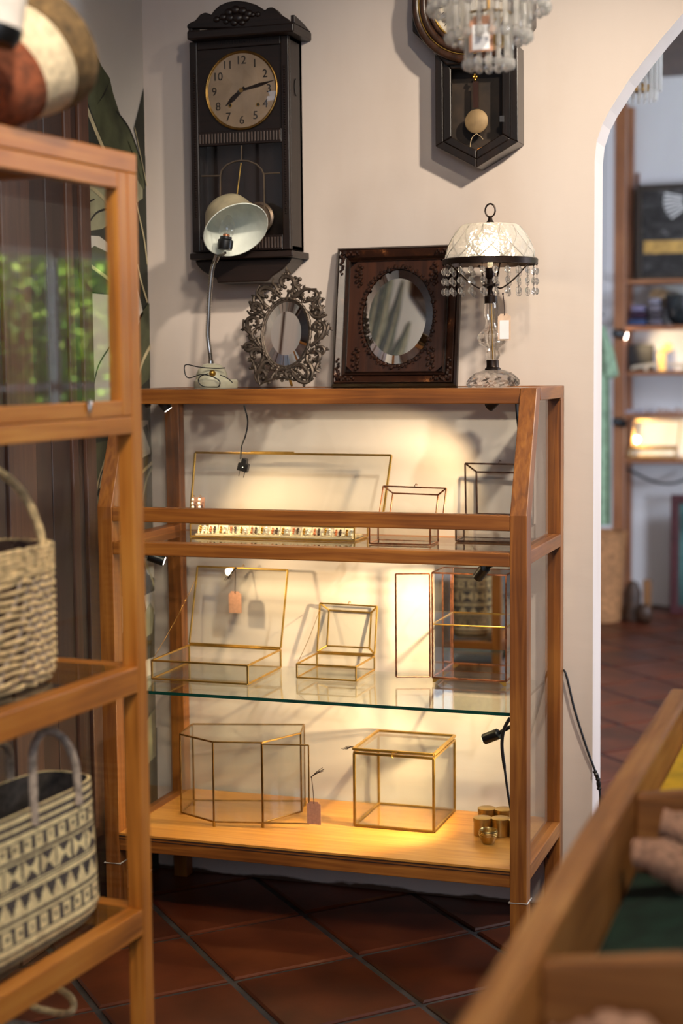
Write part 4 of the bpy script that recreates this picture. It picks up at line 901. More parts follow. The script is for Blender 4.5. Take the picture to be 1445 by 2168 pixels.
# ornate cast-iron oval mirror on its strut
yo = 4.03; KP = .1661 * .001222   # metres per unit of the traced scroll drawing
lean = R(9); cb = at(601, 825, y=yo)
org = Vector((cb.x, yo, ZTOP + .007)); M = Matrix.Translation(org) @ Matrix.Rotation(-lean, 4, 'X')
im = thing('oval_mirror', 'oval mirror in an openwork scroll frame of dark iron, on the cabinet top', 'mirror', org, M=M)
def sp_(x, y, dy=0): return Vector(((x - 741) * KP, dy, (1592 - y) * KP))
ST = [[(700, 290), (655, 255), (640, 190), (690, 150), (760, 155), (815, 200), (825, 270), (800, 330), (750, 370), (738, 430)], [(640, 380), (600, 330), (565, 270), (525, 235), (530, 170)],
 [(445, 410), (385, 400), (345, 355), (370, 305), (430, 290), (500, 310), (560, 350), (620, 410), (655, 445)], [(650, 320), (600, 310), (570, 350), (600, 400), (650, 430)], [(540, 490), (520, 450), (550, 405), (610, 400), (660, 440)],
 [(905, 190), (850, 210), (845, 270), (890, 310), (910, 360), (870, 415), (830, 435)], [(840, 355), (805, 375), (820, 420), (870, 400), (930, 350), (990, 320), (1060, 325), (1140, 325)], [(950, 485), (965, 440), (925, 410), (860, 430)],
 [(1040, 440), (1100, 460), (1150, 420), (1140, 370), (1080, 335)], [(980, 490), (1040, 475), (1100, 470), (1160, 440)], [(1110, 600), (1105, 530), (1140, 480), (1185, 430), (1165, 370), (1130, 335)], [(1245, 460), (1205, 460), (1190, 520), (1225, 580), (1265, 550)],
 [(1140, 650), (1190, 670), (1225, 620), (1190, 580), (1140, 590), (1090, 610), (1060, 560)], [(1060, 630), (1120, 690), (1180, 705), (1250, 690), (1305, 665)], [(1185, 840), (1215, 800), (1180, 765), (1135, 800), (1145, 855), (1195, 895), (1195, 960), (1150, 1015), (1080, 1075)],
 [(1205, 755), (1260, 790), (1285, 850), (1270, 910), (1230, 970), (1170, 1025), (1090, 1090)], [(1335, 790), (1325, 860), (1295, 920), (1245, 985)], [(1150, 1130), (1200, 1090), (1260, 1095), (1290, 1140), (1250, 1190), (1190, 1170)],
 [(1050, 1150), (1110, 1160), (1170, 1150), (1225, 1190), (1230, 1240), (1195, 1280), (1145, 1265), (1130, 1230)], [(1060, 1170), (1045, 1230), (1060, 1290), (1100, 1330), (1135, 1400), (1130, 1470), (1090, 1540), (1030, 1545)], [(1215, 1280), (1190, 1350), (1185, 1400), (1225, 1415)],
 [(900, 1385), (910, 1335), (985, 1335), (1040, 1390), (1080, 1440), (1060, 1495), (1000, 1480), (950, 1430), (905, 1400)], [(840, 1390), (870, 1450), (920, 1505), (980, 1545), (1040, 1560), (1090, 1545), (1150, 1500)], [(825, 1475), (785, 1470), (765, 1425), (800, 1395), (850, 1405), (890, 1440), (905, 1500)],
 [(690, 1480), (640, 1465), (635, 1410), (690, 1385), (730, 1420), (732, 1490)], [(640, 1390), (590, 1450), (565, 1505), (500, 1530), (440, 1560), (395, 1592)], [(450, 1500), (485, 1460), (465, 1410), (415, 1400), (378, 1445), (380, 1520), (400, 1585)],
 [(575, 1345), (520, 1275), (460, 1285), (415, 1345), (365, 1425), (328, 1480), (370, 1560)], [(560, 1370), (620, 1390), (700, 1385), (780, 1385), (860, 1390), (930, 1360)], [(255, 1365), (305, 1350), (305, 1290), (255, 1235), (222, 1230)], [(440, 1180), (420, 1250), (400, 1320), (345, 1420)],
 [(310, 1225), (275, 1200), (270, 1150), (315, 1115), (375, 1125), (415, 1165), (420, 1240)], [(440, 1150), (380, 1110), (320, 1095), (240, 1125), (190, 1110), (170, 1060), (210, 1028), (270, 1040), (330, 1080)], [(420, 1110), (350, 1040), (290, 990), (240, 975), (215, 955)],
 [(390, 1060), (360, 1010), (345, 960), (385, 955)], [(340, 1030), (260, 920), (190, 860), (135, 810), (125, 710)], [(310, 1000), (230, 890), (190, 800), (190, 725), (235, 690), (300, 690), (342, 740), (315, 795), (265, 785)], [(430, 700), (370, 650), (310, 640), (225, 640), (175, 590)],
 [(330, 575), (290, 600), (255, 555), (270, 510), (330, 500), (380, 550), (395, 610), (440, 660)], [(210, 480), (240, 540), (265, 590), (320, 630)], [(300, 520), (265, 460), (265, 405), (230, 385)], [(440, 570), (400, 500), (350, 430), (310, 380), (305, 320), (340, 255)], [(490, 560), (430, 520), (385, 440)],
 [(700, 110), (735, 75), (770, 105)], [(735, 150), (735, 110), (735, 65)], [(330, 820), (270, 880), (280, 950), (330, 1000)], [(395, 790), (330, 810), (310, 860)], [(1090, 850), (1140, 850)], [(1185, 900), (1160, 960), (1150, 1000)], [(560, 1510), (640, 1490), (735, 1495), (800, 1500), (900, 1530)], [(300, 1290), (330, 1380), (330, 1470)]]
b = MB(); rnd = random.Random(3)
for st in ST:
    pts = smooth_path([sp_(x, y) for x, y in st], 4); m = len(pts); ln = len(st)
    rs = [(.0030 + .0026 * math.sin(math.pi * min(1, i / (m - 1) + .12))) * (1.15 if ln > 6 else .9) for i in range(m)]
    b.tube([p + Vector((0, -.003 * math.sin(math.pi * i / (m - 1)), 0)) for i, p in enumerate(pts)], rs, 7)
    b.ball(pts[0] - Vector((0, .003, 0)), .0062 if ln > 5 else .0042, 8, 5)
    for i in range(3, m - 3, 4):     # leaf lobes along the scroll
        t_ = (pts[i + 1] - pts[i - 1]).normalized(); s_ = Vector((t_.z, 0, -t_.x)) * (1 if (i // 4) % 2 else -1)
        q = pts[i] + s_ * (rs[i] + .0018); b.ball(q, .0036 + rnd.random() * .0012, 6, 4, (1.1, .8, 1.1))
        if i % 8 == 3: b.add([pts[i] + s_ * rs[i] * .6 + t_ * .004, pts[i] + s_ * rs[i] * .6 - t_ * .004, q + s_ * .008 + t_ * .006, pts[i] + Vector((0, -.004, 0)) + s_ * .004], [(0, 1, 2), (0, 2, 3), (1, 3, 2), (0, 3, 1)])
b.build('scroll_frame', IRON, im, world=False, smooth=True)
def oe(a, k, y): return sp_(742 + 322 * k * math.cos(a), 905 - 440 * k * math.sin(a), y)
b = MB(); nn = 120; b.tube([oe(2 * math.pi * k / nn, 1.06, -.002) for k in range(nn)], [.0042 + .0011 * math.sin(k * 2 * math.pi / 3) for k in range(nn)], 8, True); b.tube([oe(2 * math.pi * k / nn, 1.0, .001) for k in range(nn)], .0035, 8, True)
b.build('rope_rim', IRON, im, world=False, smooth=True)
b = MB(); n = 64; b.add([oe(2 * math.pi * k / n, 1.0, .001) for k in range(n)] + [oe(2 * math.pi * k / n, .66, -.0025) for k in range(n)], [(k, (k + 1) % n, (k + 1) % n + n, k + n) for k in range(n)] + [tuple(range(n, 2 * n))]); b.build('mirror_glass', MIRROR, im, world=False, smooth=True, sharp=4)
b = MB(); b.add([oe(2 * math.pi * k / n, 1.02, .004) for k in range(n)], [tuple(range(n))]); b.build('back_plate', IRON, im, world=False)
b = MB(); iv = M.inverted(); b.tube([sp_(690, 1200, .006), iv @ Vector((org.x - .015, yo + .1, ZTOP + .0045))], .004, 6); b.build('strut', BRASSD, im, world=False)

# gooseneck lamp
gy = 4.04; gb = at(457, 822, y=gy); gb = Vector((gb.x, gy, ZTOP)); PXM = .001225
gl = thing('gooseneck_lamp', 'pale enamel gooseneck desk lamp with chrome neck and tilted dome shade, on the cabinet top', 'lamp', gb)
b = MB(); b.lathe([(.058, 0), (.060, .003), (.060, .019), (.055, .024), (.03, .024)], 40, Matrix.Translation(gb)); b.lathe([(.044, .024), (.042, .038), (.036, .052), (.024, .064), (.012, .067)], 32, Matrix.Translation(gb + Vector((-.012, 0, 0)))); b.build('base', CREAM, gl, smooth=True)
b = MB(); b.lathe([(.009, 0), (.009, .006), (.005, .012), (.002, .013)], 14, Matrix.Translation(gb + Vector((.006, -.034, .038))) @ Matrix.Rotation(R(50), 4, 'X')); b.build('switch_knob', BRASS, gl, smooth=True)
npts = [(446.5, 779), (446, 766), (444, 745), (440, 711), (441, 674), (443.5, 624), (448.5, 574), (455, 552), (458, 544)]
np_ = smooth_path([at(x, y, y=gy) for x, y in npts], 9)
b = MB(); rs = [.0052 + (.0013 if i % 2 else 0) for i in range(len(np_))]; dense = []
for i in range(len(np_) - 1):
    for k in range(2): dense.append(np_[i].lerp(np_[i + 1], k / 2))
b.tube(dense, [.0054 + (.0016 if i % 2 else 0) for i in range(len(dense))], 12); b.build('gooseneck', CHROME, gl, smooth=True, sharp=80)
b = MB(); p0, p1 = at(447, 782, y=gy), at(446, 764, y=gy); b.tube([p0, p1], [.0085, .0075], 14); p2, p3 = at(455, 554, y=gy), at(460, 541, y=gy); b.tube([p2, p3], [.0075, .009], 14); b.build('ferrule', CHROME, gl, smooth=True)
sc_ = at(499, 487, y=gy - .03); nrm = (-CF * .56 + (CR * .435 - CU * .9) * .83).normalized()
ma = (CR * math.cos(R(25.8)) + CU * math.sin(R(25.8))).normalized()
M = frame_to(sc_, nrm, ma); rr = .0895
b = MB()
outer = [(.030, -.092), (.046, -.088), (.060, -.078), (.066, -.062), (.070, -.045), (.078, -.028), (.085, -.012), (rr, 0)]
inner = [(r_ - .0016, z_ + .001) for r_, z_ in outer]
b.cur = 0; b.lathe(outer, 48, M, True, False); b.cur = 1; b.lathe(inner[::-1], 48, M, False, True); b.cur = 1
b.tube([M @ Vector((rr * math.cos(2 * math.pi * k / 48), rr * math.sin(2 * math.pi * k / 48), 0)) for k in range(48)], .0016, 6, True)
sh_ = b.build('shade', [plain('shade_outside', (176, 166, 138), .4, 0, .08), ENAMW], gl, smooth=True)
sk = at(476, 522, y=gy - .035); bd = (CU * .98 + CR * .12 - CF * .05).normalized(); M2 = frame_to(sk, bd)
b = MB(); b.lathe([(.019, -.008), (.021, .0), (.021, .016), (.016, .020), (.016, .026)], 24, M2); b.build('socket', BLACKP, gl, smooth=True)
b = MB(); b.lathe([(.013, .024), (.019, .034), (.0215, .046), (.0195, .06), (.013, .074), (.005, .083), (.001, .084)], 24, M2, False, False); b.build('bulb', glass_pane('bulb_glass', (.97, .97, .97), 2.2), gl, smooth=True)
b = MB(); b.lathe([(.0095, .0245), (.0095, .032), (.006, .034)], 16, M2); b.build('bulb_cap', COPPER, gl, smooth=True)
b = MB(); a_ = at(486, 530, y=gy - .045); b.bar(at(477, 535, y=gy - .03), at(460, 543, y=gy - .005), .006); b.bar(a_, a_ + CU * .035 - CR * .012, .003); b.build('socket_arm', CHROME, gl)
b = MB(); cy_ = gy - .068
cpts = [(476, 779), (455, 780), (420, 777), (396, 772), (390, 778), (393, 795), (402, 800), (425, 793), (445, 796), (464, 806), (463, 818), (452, 824), (430, 818), (420, 808), (424, 797), (440, 791)]
cp3 = [at(x, y, y=cy_ + (.03 if i < 2 else 0)) for i, (x, y) in enumerate(cpts)]
for p in cp3: p.z = max(p.z, ZTOP + .004)
b.tube(smooth_path(cp3, 6), .0016, 6); b.tube(smooth_path([at(466, 794, y=cy_), at(480, 800, y=cy_), at(492, 810, y=cy_ + .01)], 5), .0014, 6); b.build('cord', CABLE, gl, smooth=True)

# cut-glass table lamp
ty = 4.035; tb = at(1043.5, 818, y=ty); tb = Vector((tb.x, ty, ZTOP)); tp_ = at(1035, 473, y=ty); ax_ = (tp_ - tb).normalized()
M = frame_to(tb, ax_); KZ = (tp_ - tb).length / 345
tl = thing('table_lamp', 'lit cut-glass table lamp with domed glass shade and crystal drops, on the cabinet top', 'lamp', tb)
Z = lambda y: (818 - y) * KZ
K = .001205
def lat(name, prof, mat, n=32, parent=tl, sm=True, cb_=True, ct=True):
    b = MB(); b.lathe([(r_ * K, Z(y)) for r_, y in prof], n, M, cb_, ct); return b.build(name, mat, parent, smooth=sm)
# faceted base: diamond cuts
b = MB(); prof = [(53, 817.5), (56, 812), (54, 804), (48, 796), (38, 788), (22, 782.5), (16, 781)]; n = 24; vs = []; fs = []
for i, (r_, y) in enumerate(prof):
    for k in range(n):
        a = 2 * math.pi * (k + .5 * (i % 2)) / n; rr_ = r_ * K * (1.0 + (.03 if k % 2 else -.03) * (0 < i < 5)); vs.append(M @ Vector((rr_ * math.cos(a), rr_ * math.sin(a), Z(y))))
for i in range(len(prof) - 1):
    for k in range(n):
        k2 = (k + 1) % n
        if i % 2: fs += [(i * n + k, i * n + k2, (i + 1) * n + k2), (i * n + k, (i + 1) * n + k2, (i + 1) * n + k)]
        else: fs += [(i * n + k, i * n + k2, (i + 1) * n + k), (i * n + k2, (i + 1) * n + k2, (i + 1) * n + k)]
fs += [tuple(range(n - 1, -1, -1)), tuple(len(vs) - n + k for k in range(n))]
b.add(vs, fs); b.build('base', crystal('cut_glass_base', (.97, .96, .95), .02, .12), tl)
lat('lower_collar', [(17, 784), (17, 779), (14, 776.5), (13.2, 774), (13.2, 761), (12, 760.5)], LAMPBR)
b = MB(); cp = [(11, 760), (15, 752), (14, 745), (11.5, 741), (13, 736), (19, 731), (25, 727), (27, 724), (26, 721), (30, 714), (27, 705), (20, 698), (15, 692), (12, 682), (12, 675), (15, 664), (15.5, 652), (14, 640)]
vs = []; n = 20
for i, (r_, y) in enumerate(cp):
    for k in range(n):
        a = 2 * math.pi * k / n; q = r_ * K * (1 + (.06 if k % 2 else -.04)); vs.append(M @ Vector((q * math.cos(a), q * math.sin(a), Z(y))))
b.add(vs, [(i * n + k, i * n + (k + 1) % n, (i + 1) * n + (k + 1) % n, (i + 1) * n + k) for i in range(len(cp) - 1) for k in range(n)] + [tuple(range(n - 1, -1, -1)), tuple(len(vs) - n + k for k in range(n))]); b.build('glass_column', CUT, tl)
b = MB(); b.tube([M @ Vector((0, 0, Z(760))), M @ Vector((0, 0, Z(640)))], .0022, 8); b.build('inner_rod', BRASSD, tl)
lat('upper_collar', [(13, 641), (14, 640), (14, 626), (8, 624), (6, 612), (9, 606), (17, 604), (17, 601), (8, 599), (7, 590), (10, 586), (10, 566), (8, 564)], LAMPBR)
lat('socket', [(6, 564), (6, 556), (5, 554)], CREAM)
bl = lat('bulb', [(4, 554), (8, 546), (11, 537), (12, 528), (9, 518), (4, 512), (.5, 511)], BULBG, 20)
lp = M @ Vector((0, 0, Z(532)))
ll = light('bulb_light', 'POINT', lp, lp + Vector((0, 0, -1)), 1.8, (1, .78, .5), shadow_soft_size=.018); ll.parent = tl; ll.matrix_parent_inverse = tl.matrix_basis.inverted()
# shade tilts a little
Ms = M @ Matrix.Translation((0, 0, Z(549))) @ Matrix.Rotation(R(1.6), 4, 'Y') @ Matrix.Translation((0, 0, -Z(549)))
b = MB(); nd = 32; prof = [(94, 549), (93, 540), (90, 528), (86, 517), (80, 504), (72, 491), (64, 481), (56, 475.5), (30, 474.5), (8, 474)]
vs = []
for i, (r_, y) in enumerate(prof):
    for k in range(nd):
        a = 2 * math.pi * (k + (.5 if i % 2 else 0)) / nd; q = r_ * K * (1 + (.018 if k % 2 else -.018) * (i < 7)); vs.append(Ms @ Vector((q * math.cos(a), q * math.sin(a), Z(y))))
fs = []
for i in range(len(prof) - 1):
    for k in range(nd):
        k2 = (k + 1) % nd
        if i % 2: fs += [(i * nd + k, i * nd + k2, (i + 1) * nd + k2), (i * nd + k, (i + 1) * nd + k2, (i + 1) * nd + k)]
        else: fs += [(i * nd + k, i * nd + k2, (i + 1) * nd + k), (i * nd + k2, (i + 1) * nd + k2, (i + 1) * nd + k)]
b.add(vs, fs); do_ = b.build('glass_dome', DOMEG, tl)
# raised lancet ribs pressed into the dome
b = MB()
def dome_r(y):
    for (r0, y0), (r1, y1) in zip(prof[:-1], prof[1:]):
        if y1 <= y <= y0: return r0 + (r1 - r0) * (y0 - y) / (y0 - y1)
    return prof[0][0]
for k in range(12):
    a0 = 2 * math.pi * k / 12
    for s in (-1, 1):
        P = []
        for i in range(9):
            t_ = i / 8; y = 546 - t_ * 66; a = a0 + s * (2 * math.pi / 12) * math.sin(t_ * math.pi / 2) * 1.0
            q = (dome_r(y) * 1.012) * K; P.append(Ms @ Vector((q * math.cos(a), q * math.sin(a), Z(y))))
        b.tube(P, .0013, 5)
    for s in (-1, 1):
        P = []
        for i in range(5):
            t_ = i / 4; y = 546 - t_ * 24; a = a0 + 2 * math.pi / 24 + s * (2 * math.pi / 24) * (1 - t_); q = dome_r(y) * 1.012 * K; P.append(Ms @ Vector((q * math.cos(a), q * math.sin(a), Z(y))))
        b.tube(P, .0011, 5)
b.build('pressed_rib', DOMEG, do_)
b = MB(); b.lathe([(98, 560), (100.5, 560), (101, 549), (100, 547), (93, 547), (93, 550), (97.5, 552)][::1] and [(97 * K, Z(560)), (100.5 * K, Z(560)), (101 * K, Z(549)), (99 * K, Z(547)), (93 * K, Z(547.5)), (93 * K, Z(549)), (97 * K, Z(551)), (97 * K, Z(560))], 56, Ms, False, False); b.build('shade_ring', LAMPBR, tl, smooth=True)
b = MB(); b.lathe([(9 * K, Z(474)), (8 * K, Z(470)), (5 * K, Z(466)), (4 * K, Z(460)), (2 * K, Z(458))], 18, Ms); fin = b.build('finial', LAMPBR, tl, smooth=True)
b = MB(); b.tube([Ms @ Vector((.013 * math.cos(2 * math.pi * k / 28), 0, Z(446) + .0165 * math.sin(2 * math.pi * k / 28))) for k in range(28)], .0022, 8, True); b.build('lifting_ring', LAMPBR, tl, smooth=True)
for k in range(4):
    a = R(28 + 90 * k); P = [(9, 603), (18, 609), (30, 606), (52, 590), (74, 568), (88, 557), (95, 555)]
    b = MB(); b.tube(smooth_path([M @ Vector((r_ * K * math.cos(a), r_ * K * math.sin(a), Z(y))) for r_, y in P], 4), .0022, 7); b.build('shade_arm', LAMPBR, tl, smooth=True)
strand_proto = None; bead_mesh = None
for k in range(24):
    a = 2 * math.pi * (k + .3) / 24; p = Ms @ Vector((99 * K * math.cos(a), 99 * K * math.sin(a), Z(560)))
    b = MB(); b.tube([p + Vector((0, 0, .003)), p - Vector((0, 0, .075))], .0005, 4); b.tube([p + Vector((.002, 0, .002)), p + Vector((0, 0, -.004)), p + Vector((-.002, 0, .002))], .0008, 4); st_ = b.build('crystal_strand', LAMPBR, tl)
    for i in range(3):
        q = p - Vector((0, 0, .017 + i * .0255))
        if bead_mesh is None:
            bb = MB(); bb.add([Vector((.0082 * math.cos(R(45 * j + 22.5)), 0, .0095 * math.sin(R(45 * j + 22.5)))) for j in range(8)] + [Vector((.0045 * math.cos(R(45 * j)), y_, .005 * math.sin(R(45 * j)))) for y_ in (-.0045, .0045) for j in range(8)],
                [f_ for j in range(8) for f_ in ((j, (j + 1) % 8, 8 + (j + 1) % 8), (j, 8 + (j + 1) % 8, 8 + j), (j, 16 + (j + 1) % 8, (j + 1) % 8), (j, 16 + j, 16 + (j + 1) % 8))] + [tuple(range(8, 16)), tuple(range(23, 15, -1))])
            o = bb.build('crystal_drop', BEAD, st_, world=False); bead_mesh = o.data
        else:
            o = bpy.data.objects.new('crystal_drop', bead_mesh); col.objects.link(o); o.parent = st_
        o.location = q - tl.location; o.rotation_euler = (0, 0, a + math.pi / 2 + .5 * math.sin(k * 5 + i * 3))
price_tag('kraft tag with a white sticker hanging from the table lamp on a brown string', at(1067, 664, y=ty - .1), at(1064, 622, y=ty - .09), .032, .066, xdir=(1, .1, -.0), sticker=True, mat=plain('pale_kraft', (206, 178, 156), .8))

# ================================================================== CHANDELIERS
def chandelier(name, label, c, tiers, group, top):
    """tiers: (radius, bottom z, rod length, count, bead?)"""
    t = thing(name, label, 'chandelier', c, group)
    rodm = {}; beadm = None
    for ti, (r_, zb_, ln, n, bead) in enumerate(tiers):
        b = MB(); b.tube([(c[0] + r_ * math.cos(2 * math.pi * k / 40), c[1] + r_ * math.sin(2 * math.pi * k / 40), zb_ + ln) for k in range(40)], .0025, 6, True); b.build('hoop', BRASSD, t)
        for k in range(n):
            a = 2 * math.pi * k / n; p = Vector((c[0] + r_ * math.cos(a), c[1] + r_ * math.sin(a), zb_))
            key = round(ln, 3)
            if key not in rodm:
                b = MB(); b.lathe([(.0046, .0), (.0052, .002), (.0052, ln - .004), (.003, ln)], 8); o = b.build('glass_rod', ROD, t, world=False, smooth=True); rodm[key] = o.data
            else:
                o = bpy.data.objects.new('glass_rod', rodm[key]); col.objects.link(o); o.parent = t
            o.location = p - Vector(c)
            if bead:
                if beadm is None:
                    b = MB(); b.lathe([(.0005, -.0115), (.006, -.009), (.0098, -.003), (.0098, .003), (.006, .009), (.0005, .0115)], 8); o2 = b.build('bead', BEADC, t, world=False); beadm = o2.data
                else:
                    o2 = bpy.data.objects.new('bead', beadm); col.objects.link(o2); o2.parent = t
                o2.location = p - Vector(c) - Vector((0, 0, .0118)); o2.rotation_euler = (0, 0, k * 1.3)
    b = MB(); b.tube([(c[0], c[1], c[2] + .03), (c[0], c[1], top)], .004, 8); b.lathe([(.03, 0), (.035, .02), (.01, .03)], 20, Matrix.Translation((c[0], c[1], c[2] + .03))); b.build('stem', BRASSD, t, smooth=True)
    return t
dc_ = 3.2; cc_ = at(1034, 133, d=dc_); pz = lambda y: at(1034, y, d=dc_).z
chandelier('rod_chandelier', 'glass rod chandelier with crystal beads hanging in front of the octagonal clock', (cc_.x, cc_.y, pz(133)),
    [(.045, pz(124), .085, 14, True), (.080, pz(68), .10, 20, True), (.116, pz(8), .12, 26, True)], 'glass rod chandeliers', ZC - .002)
tg = price_tag('brown tag with white sticker hanging inside the rod chandelier', Vector((cc_.x - .002, cc_.y - .055, pz(47))), Vector((cc_.x - .002, cc_.y - .05, pz(36))), .048, .068, sticker=True)
c_2 = at(1352, 215, y=5.25); 
chandelier('rod_chandelier', 'plain glass rod chandelier seen through the arch in the far room', (c_2.x + .0, c_2.y, c_2.z + .0),
    [(.055, c_2.z, .12, 18, False), (.068, c_2.z + .03, .16, 22, False)], 'glass rod chandeliers', ZC - .002)

# ================================================================== NEAR CABINET ON THE LEFT
ANG = R(4.8147); FO = Vector((-1.3034, 2.7117, 0)); MF = Matrix.Translation(FO) @ Matrix.Rotation(-ANG + math.pi / 2, 4, 'Z')
# local axes of the near cabinet: x = along its front away from the lens, y = into its depth, z = up
MF = Matrix.Translation(FO) @ Matrix((Vector((math.sin(ANG), math.cos(ANG), 0)), Vector((-math.cos(ANG), math.sin(ANG), 0)), Vector((0, 0, 1)))).transposed().to_4x4()
nc = thing('glazed_cabinet', 'tall honey teak cabinet with glass front and shelves, close at the left', 'cabinet', FO, M=MF)
LEN = 1.25; DEP = .44; P_ = .034
def nb(name, lo, hi, ax, bv=.002, mat=None):
    b = MB(); b.box(lo, hi); return b.build(name, mat or HN[ax], nc, world=False, bevel=bv)
for x0, y0 in ((-P_, 0), (-P_, DEP - P_), (-LEN, 0), (-LEN, DEP - P_)): nb('post', (x0, y0, 0), (x0 + P_, y0 + P_, 1.846), 'z')
for nm, z0, z1, hh in (('top_rail', 1.847, 1.882, 0), ('middle_rail', 1.372, 1.404, 0), ('shelf_rail', .889, .937, 0), ('lower_shelf_rail', .423, .472, 0), ('foot_rail', .08, .12, 0)):
    e = 0 if nm == 'top_rail' else P_
    nb(nm, (-LEN + (0 if e == 0 else P_), 0, z0), (-e if e else 0, P_, z1), 'x'); nb(nm, (-LEN + P_, DEP - P_, z0), (-P_, DEP, z1), 'x')
    for x0 in (-P_, -LEN): nb(nm + '_end', (x0, P_, z0 + .002), (x0 + P_, DEP - P_, z1), 'y')
for nm, z in (('shelf_glass', .929), ('shelf_glass', .464), ('shelf_glass', 1.396)):
    nb(nm, (-LEN + P_ + .001, P_ + .001, z), (-P_ - .001, DEP - P_ - .001, z + .0075), 'x', 0, SHELFG)
nb('top_board', (-LEN + P_, P_, 1.866), (-P_, DEP - P_, 1.880), 'x')
# framed sliding door of the upper section
dr = MB(); z0, z1 = 1.4055, 1.846; x0, x1 = -.62, -P_ - .0005
d_o = nb('door_stile', (x1 - .032, .001, z0), (x1, .028, z1), 'z'); nb('door_stile', (x0, .001, z0), (x0 + .032, .028, z1), 'z')
nb('door_rail', (x0 + .032, .001, z1 - .032), (x1 - .032, .028, z1), 'x'); nb('door_rail', (x0 + .032, .001, z0), (x1 - .032, .028, z0 + .028), 'x')
nb('door_pane', (x0 + .033, .012, z0 + .029), (x1 - .033, .015, z1 - .033), 'x', 0, PANE)
nb('end_pane', (-.02, P_ + .001, 1.405), (-.017, DEP - P_ - .001, 1.848), 'x', 0, CPANE)
nb('end_pane', (-.02, P_ + .001, .938), (-.017, DEP - P_ - .001, 1.373), 'x', 0, CPANE); nb('end_pane', (-.02, P_ + .001, .473), (-.017, DEP - P_ - .001, .888), 'x', 0, CPANE)
b = MB(); p = Vector((-.185, -.004, 1.418)); b.lathe([(.004, 0), (.0045, .018), (.003, .02)], 12, Matrix.Translation(p)); b.build('door_catch', CHROME, nc, world=False, smooth=True)

def fp(px, py, q):     # photograph point on the plane q metres inside the cabinet front, in cabinet coordinates
    n_ = MF.to_3x3() @ Vector((0, 1, 0)); P0 = FO + n_ * q; r_ = at(px, py, d=1) - EYE
    t_ = (P0 - EYE).dot(n_) / r_.dot(n_); return MF.inverted() @ (EYE + r_ * t_)
# ---- bags (built in cabinet coordinates, each on its own empty with the same turn)
def bag_root(name, label, x, y, z):
    return thing(name, label, 'bag', None, None, M=MF @ Matrix.Translation((x, y, z)))
def loop_pt(u, hw, hd, k):   # rounded-box loop, u in 0..1
    a = 2 * math.pi * u; c, s = math.cos(a), math.sin(a)
    return Vector((math.copysign(abs(c) ** k, c) * hw, math.copysign(abs(s) ** k, s) * hd, 0))
def bag_shape(z, H, hw0, hw1, hd0, hd1):
    t_ = z / H; e = min(1, (t_ / .12)) ** .5 if t_ < .12 else 1
    return (hw0 + (hw1 - hw0) * t_) * (.86 + .14 * e), (hd0 + (hd1 - hd0) * t_) * (.8 + .2 * e)
# open-weave straw tote
H1 = .245; b1 = bag_root('woven_tote', 'natural straw open-weave tote bag on the upper glass shelf of the near cabinet', -.335, .15, .9372)
STRAW = plain('straw', (214, 186, 138), .75, 0, .2, 60, .2); BAGSHADE = plain('bag_inside_shade', (86, 64, 54), .9, 0, .25, 40); GREYS = plain('greyed_straw', (168, 152, 138), .75, 0, .2, 60, .2)
hw0, hw1, hd0, hd1 = .17, .185, .085, .075
b = MB(); nz, nu = 14, 48; vs = []
for i in range(nz + 1):
    z = H1 * i / nz; a_, d_ = bag_shape(z, H1, hw0 - .006, hw1 - .006, hd0 - .006, hd1 - .006)
    for k in range(nu): vs.append(loop_pt(k / nu, a_, d_, .55) + Vector((0, 0, z)))
b.add(vs, [(i * nu + k, i * nu + (k + 1) % nu, (i + 1) * nu + (k + 1) % nu, (i + 1) * nu + k) for i in range(nz) for k in range(nu)] + [tuple(range(nu - 1, -1, -1))]); b.build('lining', BAGSHADE, b1, world=False, smooth=True)  # dark inner shell paints the shaded inside seen through the weave gaps
b = MB(); rows = 15
for r_ in range(rows):
    z = .008 + (H1 - .05) * r_ / (rows - 1); P = []
    for k in range(144):
        a_, d_ = bag_shape(z, H1, hw0, hw1, hd0, hd1); amp = .0035 * math.sin(k / 144 * 2 * math.pi * 36 + (math.pi if r_ % 2 else 0))
        P.append(loop_pt(k / 144, a_ + amp, d_ + amp, .55) + Vector((0, 0, z + .002 * math.sin(k * 1.1 + r_))))
    b.tube(P, .0042, 6, True)
b.build('weft_cord', STRAW, b1, world=False, smooth=True)
b = MB()
for k in range(72):
    P = []
    for i in range(9):
        z = .004 + (H1 - .05) * i / 8; a_, d_ = bag_shape(z, H1, hw0, hw1, hd0, hd1); P.append(loop_pt((k + i * .35) / 72, a_ - .001, d_ - .001, .55) + Vector((0, 0, z)))
    b.tube(P, .0034, 5)
b.build('warp_strand', GREYS, b1, world=False, smooth=True)
b = MB()
for r_ in range(6):
    z = H1 - .045 + r_ * .0085; P = []
    for k in range(120):
        a_, d_ = bag_shape(z, H1, hw0, hw1, hd0, hd1); amp = .0022 * math.sin(k * 1.9 + r_ * 2); P.append(loop_pt(k / 120, a_ + amp, d_ + amp, .55) + Vector((0, 0, z + .0015 * math.sin(k * 2.3))))
    b.tube(P, .0052, 6, True)
b.build('rim', STRAW, b1, world=False, smooth=True)
